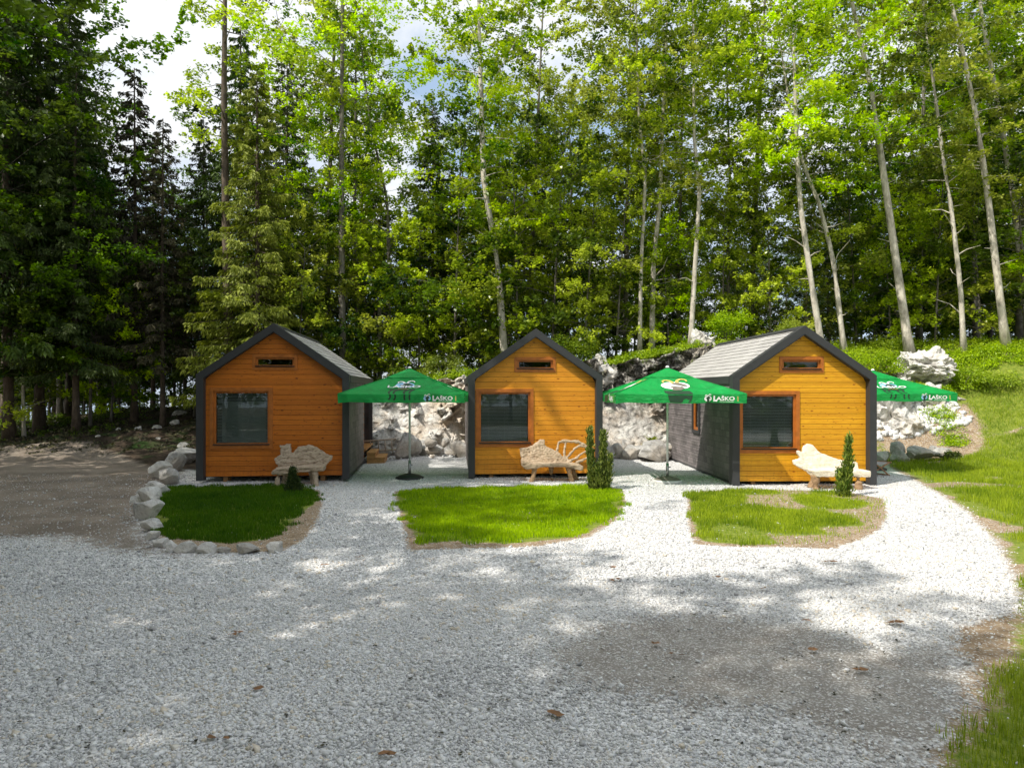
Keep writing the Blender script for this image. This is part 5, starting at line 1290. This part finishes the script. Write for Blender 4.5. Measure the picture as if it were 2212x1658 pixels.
# placed kinds: (kind, px, D, scale, variant)
plan = [
 # left dark wood
 ('dark', -60, 25.5, 1.05, 0), ('spruce', 20, 26.5, 1.15, 0), ('dark', 90, 29, 1.1, 1), ('spruce', 150, 30, .95, 1), ('dark', 130, 34, 1.0, 0), ('spruce', 85, 27.5, 1.1, 1),
 ('spruce', 165, 26.8, .80, 0), ('dark', 215, 31, .62, 0), ('dark', 245, 36, .68, 1), ('spruce', 10, 33, 1.1, 1), ('dark', 40, 38, 1.1, 0), ('spruce', 120, 42, 1.1, 0), ('spruce', 225, 45, .8, 1), ('young', 20, 27.5, 1.0, 1), ('young', 240, 28, .9, 0),
 # the two drooping spruces and neighbours in the sky gap
 ('dry', 290, 28.5, .93, 0), ('dry', 352, 28.0, .80, 0), ('spruce', 330, 36, .70, 1), ('spruce', 400, 34, .60, 0), ('dark', 375, 40, .60, 1), ('spruce', 285, 40, .72, 0), ('spruce', 440, 31, .66, 1),
 ('young', 420, 29, .9, 2), ('dark', 455, 38, .8, 0),
 # behind the left cabin
 ('pale', 555, 27.2, .93, 0), ('spruce', 520, 30, .95, 0), ('spruce', 620, 33, .85, 1), ('dark', 640, 40, 1.1, 1), ('beech', 690, 38, 1.0, 2),
 ('spruce', 810, 34, .62, 1), ('young', 640, 28, 1.0, 0), ('young', 700, 29, 1.0, 2),
 # gap left-middle
 ('young', 850, 28.5, .85, 1), ('young', 905, 29.5, 1.05, 0), ('spruce', 935, 31.5, .72, 0), ('young', 980, 28.4, 1.15, 2), ('beech', 975, 36, .72, 1), None,
 ('young', 1035, 29.5, 1.0, 1), ('young', 1665, 29, 1.0, 0), ('young', 1735, 30, 1.05, 1), ('young', 1445, 29.5, .8, 0), ('young', 760, 29, 1.0, 1), ('young', 1925, 29.5, .85, 0),
 # behind the middle cabin
 ('beech', 1060, 33, 1.0, 2), ('beech', 1140, 32, .92, 0), ('dark', 1100, 42, 1.1, 0), ('young', 1120, 28.6, 1.15, 1), ('young', 1190, 28.4, 1.1, 2), ('beech', 1195, 36, .66, 2),
 ('young', 1260, 28.0, .9, 0), ('dark', 1160, 46, .8, 1), None,
 # middle-right
 ('young', 1330, 28.6, 1.0, 1), ('beech', 1350, 32, .95, 1), ('dark', 1400, 40, 1.1, 0), ('young', 1560, 29.5, .9, 0),
 # behind the right cabin
 ('beech', 1620, 32, 1.05, 0), ('dark', 1790, 36, .58, 0), ('young', 1850, 30, 1.0, 2), ('dark', 1890, 36, .62, 1),
 # right
 ('dark', 1940, 38, .95, 0), ('beech', 1985, 33, 1.0, 2), ('dark', 2020, 41, 1.1, 1), ('beech', 2110, 34, 1.1, 1), ('dark', 2140, 40, 1.1, 0), ('beech', 2200, 31.5, 1.1, 2), ('young', 2120, 28.5, 1.0, 0), ('young', 2020, 29, 1.0, 1),
 ('dark', 2240, 38, 1.1, 1), ('beech', 2290, 29, 1.1, 0), ('young', 2215, 28, 1.1, 2), ('beech', 2380, 34, 1.1, 1), None]
for k in plan:
    if k: place(*k)
for px, D, s_ in [(60, 44, 1.5), (150, 47, 1.6), (0, 50, 1.6), (210, 42, 1.2), (300, 46, 1.2), (390, 44, 1.1), (480, 40, 1.3), (560, 42, 1.3), (640, 46, 1.5), (720, 44, 1.3), (800, 42, 1.0), (880, 50, 1.2), (960, 44, 1.3),
        (1040, 48, 1.4), (1100, 38, 1.2), (1200, 42, 1.3), (1290, 46, 1.3), (1370, 37, 1.1), (1420, 46, 1.4), (1580, 47, 1.3), (1830, 47, 1.2), (1900, 41, 1.3), (1960, 34, 1.1),
        (2010, 46, 1.4), (2080, 38, 1.2), (2160, 44, 1.5), (2220, 36, 1.2), (-40, 36, 1.5), (105, 36, 1.3), (180, 37, 1.2), (-20, 42, 1.7), (40, 55, 1.9), (90, 52, 1.8), (125, 48, 1.7), (180, 52, 1.7), (230, 50, 1.5), (260, 43, 1.3)] + [(1290 + 62 * i, 38 + 2.2 * (i % 3), .55 + .1 * (i % 2)) for i in range(16)]:
    place('young', px, D, s_, 2)
for i in range(20): place('dark', 1300 + 50 * i + rnd.uniform(-15, 15), 40.5 + (i * 7 % 5) * 1.9, .40 + .05 * (i % 4))
for i in range(9): place('dark', 560 + 80 * i + rnd.uniform(-15, 15), 41 + (i * 7 % 5) * 1.5, .45 + .06 * (i % 4))
for i in range(16): place('dark', -110 + 25 * i + rnd.uniform(-8, 8), 37 + (i * 7 % 5) * 3.6, .36 + .06 * (i % 4))
# far rows closing the wood
for i in range(26):
    px = -60 + i * 92 + rnd.uniform(-25, 25); D = rnd.uniform(50, 66)
    gap = (180 < px < 470) or (1560 < px < 1990) or (1230 < px < 1340) or (800 < px < 930)
    if px > 650 and i % 2: continue
    place('dark' if i % 3 else 'spruce', px, D, .55 if gap or px > 450 else .95)
# standing outside the frame: they shade the yard and are mirrored in the windows
off = [(-13.8, 11.6, 1.0), (-16.5, 14.5, 1.05), (-19.5, 18.0, 1.0), (-21.5, 21.5, 1.05), (-15.0, 8.0, .95), (-17, 10.5, 1.1), (-12.0, 5.2, .9), (-11.0, 1.2, .82), (-14.5, 2.5, 1.1), (-13, -1.5, 1.0), (-8.4, -2.4, .82),
       (-23, 14, 1.1), (-20, 25.5, 1.0), (-5.4, -4.0, .92), (-11, -6, 1.0), (-1.5, -7.5, .9), (-24, 8, 1.1), (-7.0, -9, 1.0), (5, -12, .9), (11, -11, 1.0), (17, -8, 1.0), (-18.5, 12.5, 1.0)]
off += [(-10.4, -4.4, 1.0), (-5.6, -1.6, .78), (-9.8, -.6, .9), (-7.4, -5.8, 1.0), (-13.4, 3.4, 1.0), (-16.4, 11.4, 1.05), (-14.6, 9.6, .95), (-12.0, -2.2, 1.05), (-19, 15.4, 1.05)]
off = [o_ for o_ in off if o_ not in ((-23, 14, 1.1), (-21.5, 21.5, 1.05), (-18.5, 12.5, 1.0))]
off += [(-12.9, 10.8, .95), (-12.9, 7.6, .9), (-17.2, 6.0, 1.1), (-11.5, -2.5, 1.0)] + [(-30 + 6.5 * i, -20 - 4 * (i % 3), 1.0) for i in range(11)] + [(-26, 2, 1.1), (-27, -6, 1.1), (-21, -12, 1.0), (24, -2, 1.0), (27, 6, 1.0)]
for i, (x, y, s) in enumerate(off):
    place('dark' if i % 3 else 'beech', 0, y, s, None, False, x=x)
    if y < -10: place('young', 0, y + 4, 1.3, None, False, x=x + 2.5)
place('dark', 0, 23, 1.0, 0, False, x=22)
# labels by sector and row
def sector(px):
    for hi, n_ in ((60, 'at the left photo edge'), (260, 'left of the left cabin'), (430, 'under open sky left of the left cabin'), (760, 'behind the left cabin'), (1005, 'between left and middle cabins'),
                   (1305, 'behind the middle cabin'), (1560, 'between middle and right cabins'), (1900, 'behind the right cabin'), (2120, 'right of the right cabin'), (9999, 'near the right photo edge')):
        if px < hi: return n_
KD = {'beech': ('beech_tree', 'leafy green beech'), 'dark': ('beech_tree', 'shade-darkened beech'), 'young': ('young_beech', 'short young beech'), 'spruce': ('spruce_tree', 'dark spruce'), 'dry': ('spruce_tree', 'drooping brownish spruce'), 'pale': ('spruce_tree', 'broad olive-green spruce')}
bucket = {}
for o, kind, px, D, vis in trees:
    o.name = KD[kind][0]
    if not vis:
        tag(o, 'leafy beech standing outside the frame beside the clearing', 'tree', 'trees outside the frame around the clearing'); continue
    row = 'front row' if D < 31 else ('middle row' if D < 40 else ('back row' if D < 49 else 'farthest row'))
    bucket.setdefault((kind, sector(px), row), []).append((px, o))
for (kind, sec, row), l in bucket.items():
    l.sort(key=lambda q: q[0])
    for i, (_, o) in enumerate(l):
        lab = f'{KD[kind][1]} {sec}, {row}' + ('' if len(l) == 1 else f', {ordn[i]} from left')
        tag(o, lab, 'tree', 'trees of the wood behind the cabins')

# ------------------------------------------------------------------ world, sun, camera
SUN = Vector((.68, .47, -1.0)).normalized()      # travel direction of the light
el_ = math.asin(-SUN.z); az_ = math.atan2(-SUN.x, -SUN.y)
w = bpy.data.worlds.new('World'); bpy.context.scene.world = w; w.use_nodes = True; nt = w.node_tree; nt.nodes.clear()
out = nt.nodes.new('ShaderNodeOutputWorld'); bg = nt.nodes.new('ShaderNodeBackground'); sk = nt.nodes.new('ShaderNodeTexSky')
sk.sky_type = 'NISHITA'; sk.sun_disc = False; sk.sun_elevation = el_; sk.sun_rotation = az_; sk.altitude = 600; sk.air_density = 1.0; sk.dust_density = 1.0
tc = nt.nodes.new('ShaderNodeTexCoord'); mp = nt.nodes.new('ShaderNodeMapping'); mp.inputs['Scale'].default_value = (1, 1, 2.0); mp.inputs['Location'].default_value = (.35, .2, .1)
nt.links.new(tc.outputs['Generated'], mp.inputs[0])
nz = nt.nodes.new('ShaderNodeTexNoise'); nz.inputs['Scale'].default_value = 2.3; nz.inputs['Detail'].default_value = 8; nz.inputs['Roughness'].default_value = .55; nz.inputs['Distortion'].default_value = .3
nt.links.new(mp.outputs[0], nz.inputs['Vector'])
rp = nt.nodes.new('ShaderNodeValToRGB'); rp.color_ramp.elements[0].color = (.12, .12, .12, 1); rp.color_ramp.elements[0].position = .42; rp.color_ramp.elements[1].position = .56
nt.links.new(nz.outputs['Fac'], rp.inputs[0])
mx = nt.nodes.new('ShaderNodeMix'); mx.data_type = 'RGBA'; nt.links.new(rp.outputs[0], mx.inputs[0]); 
hz = nt.nodes.new('ShaderNodeMix'); hz.data_type = 'RGBA'; hz.inputs[0].default_value = .6; nt.links.new(sk.outputs[0], hz.inputs[6]); hz.inputs[7].default_value = (3.4, 4.9, 7.0, 1); nt.links.new(hz.outputs[2], mx.inputs[6]); mx.inputs[7].default_value = (6.1, 6.4, 6.9, 1)
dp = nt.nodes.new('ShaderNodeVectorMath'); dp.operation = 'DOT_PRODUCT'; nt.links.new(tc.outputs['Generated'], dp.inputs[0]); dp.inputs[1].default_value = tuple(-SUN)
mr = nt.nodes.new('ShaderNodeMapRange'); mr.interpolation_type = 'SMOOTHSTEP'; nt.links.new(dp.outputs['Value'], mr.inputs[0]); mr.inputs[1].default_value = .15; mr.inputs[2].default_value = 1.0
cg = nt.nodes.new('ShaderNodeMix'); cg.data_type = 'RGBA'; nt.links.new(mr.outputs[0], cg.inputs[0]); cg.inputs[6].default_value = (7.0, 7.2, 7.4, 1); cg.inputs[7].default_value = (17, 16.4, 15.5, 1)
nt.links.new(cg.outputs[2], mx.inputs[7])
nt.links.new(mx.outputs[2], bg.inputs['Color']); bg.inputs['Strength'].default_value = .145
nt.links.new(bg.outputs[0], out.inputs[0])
sl_ = bpy.data.lights.new('sun', 'SUN'); sl_.energy = 5.0; sl_.angle = R(.55); sl_.color = (1, .95, .86)
so_ = bpy.data.objects.new('sun', sl_); C.objects.link(so_); so_.rotation_euler = SUN.to_track_quat('-Z', 'Y').to_euler()
so_.location = (-10, -8, 30)
cam = bpy.data.cameras.new('camera'); cam.sensor_width = 36; cam.lens = 36 * F / 2212; cam.shift_y = 12 / 2212; cam.clip_end = 2000; cam.clip_start = .05
co = bpy.data.objects.new('camera', cam); C.objects.link(co); co.location = (0, 0, CAMZ); co.rotation_euler = (R(90), 0, 0)
sc = bpy.context.scene; sc.camera = co
sc.view_settings.view_transform = 'Standard'; sc.view_settings.look = 'None'; sc.view_settings.exposure = 0
sc.cycles.max_bounces = 6; sc.cycles.diffuse_bounces = 3; sc.cycles.transparent_max_bounces = 8; sc.cycles.transmission_bounces = 4
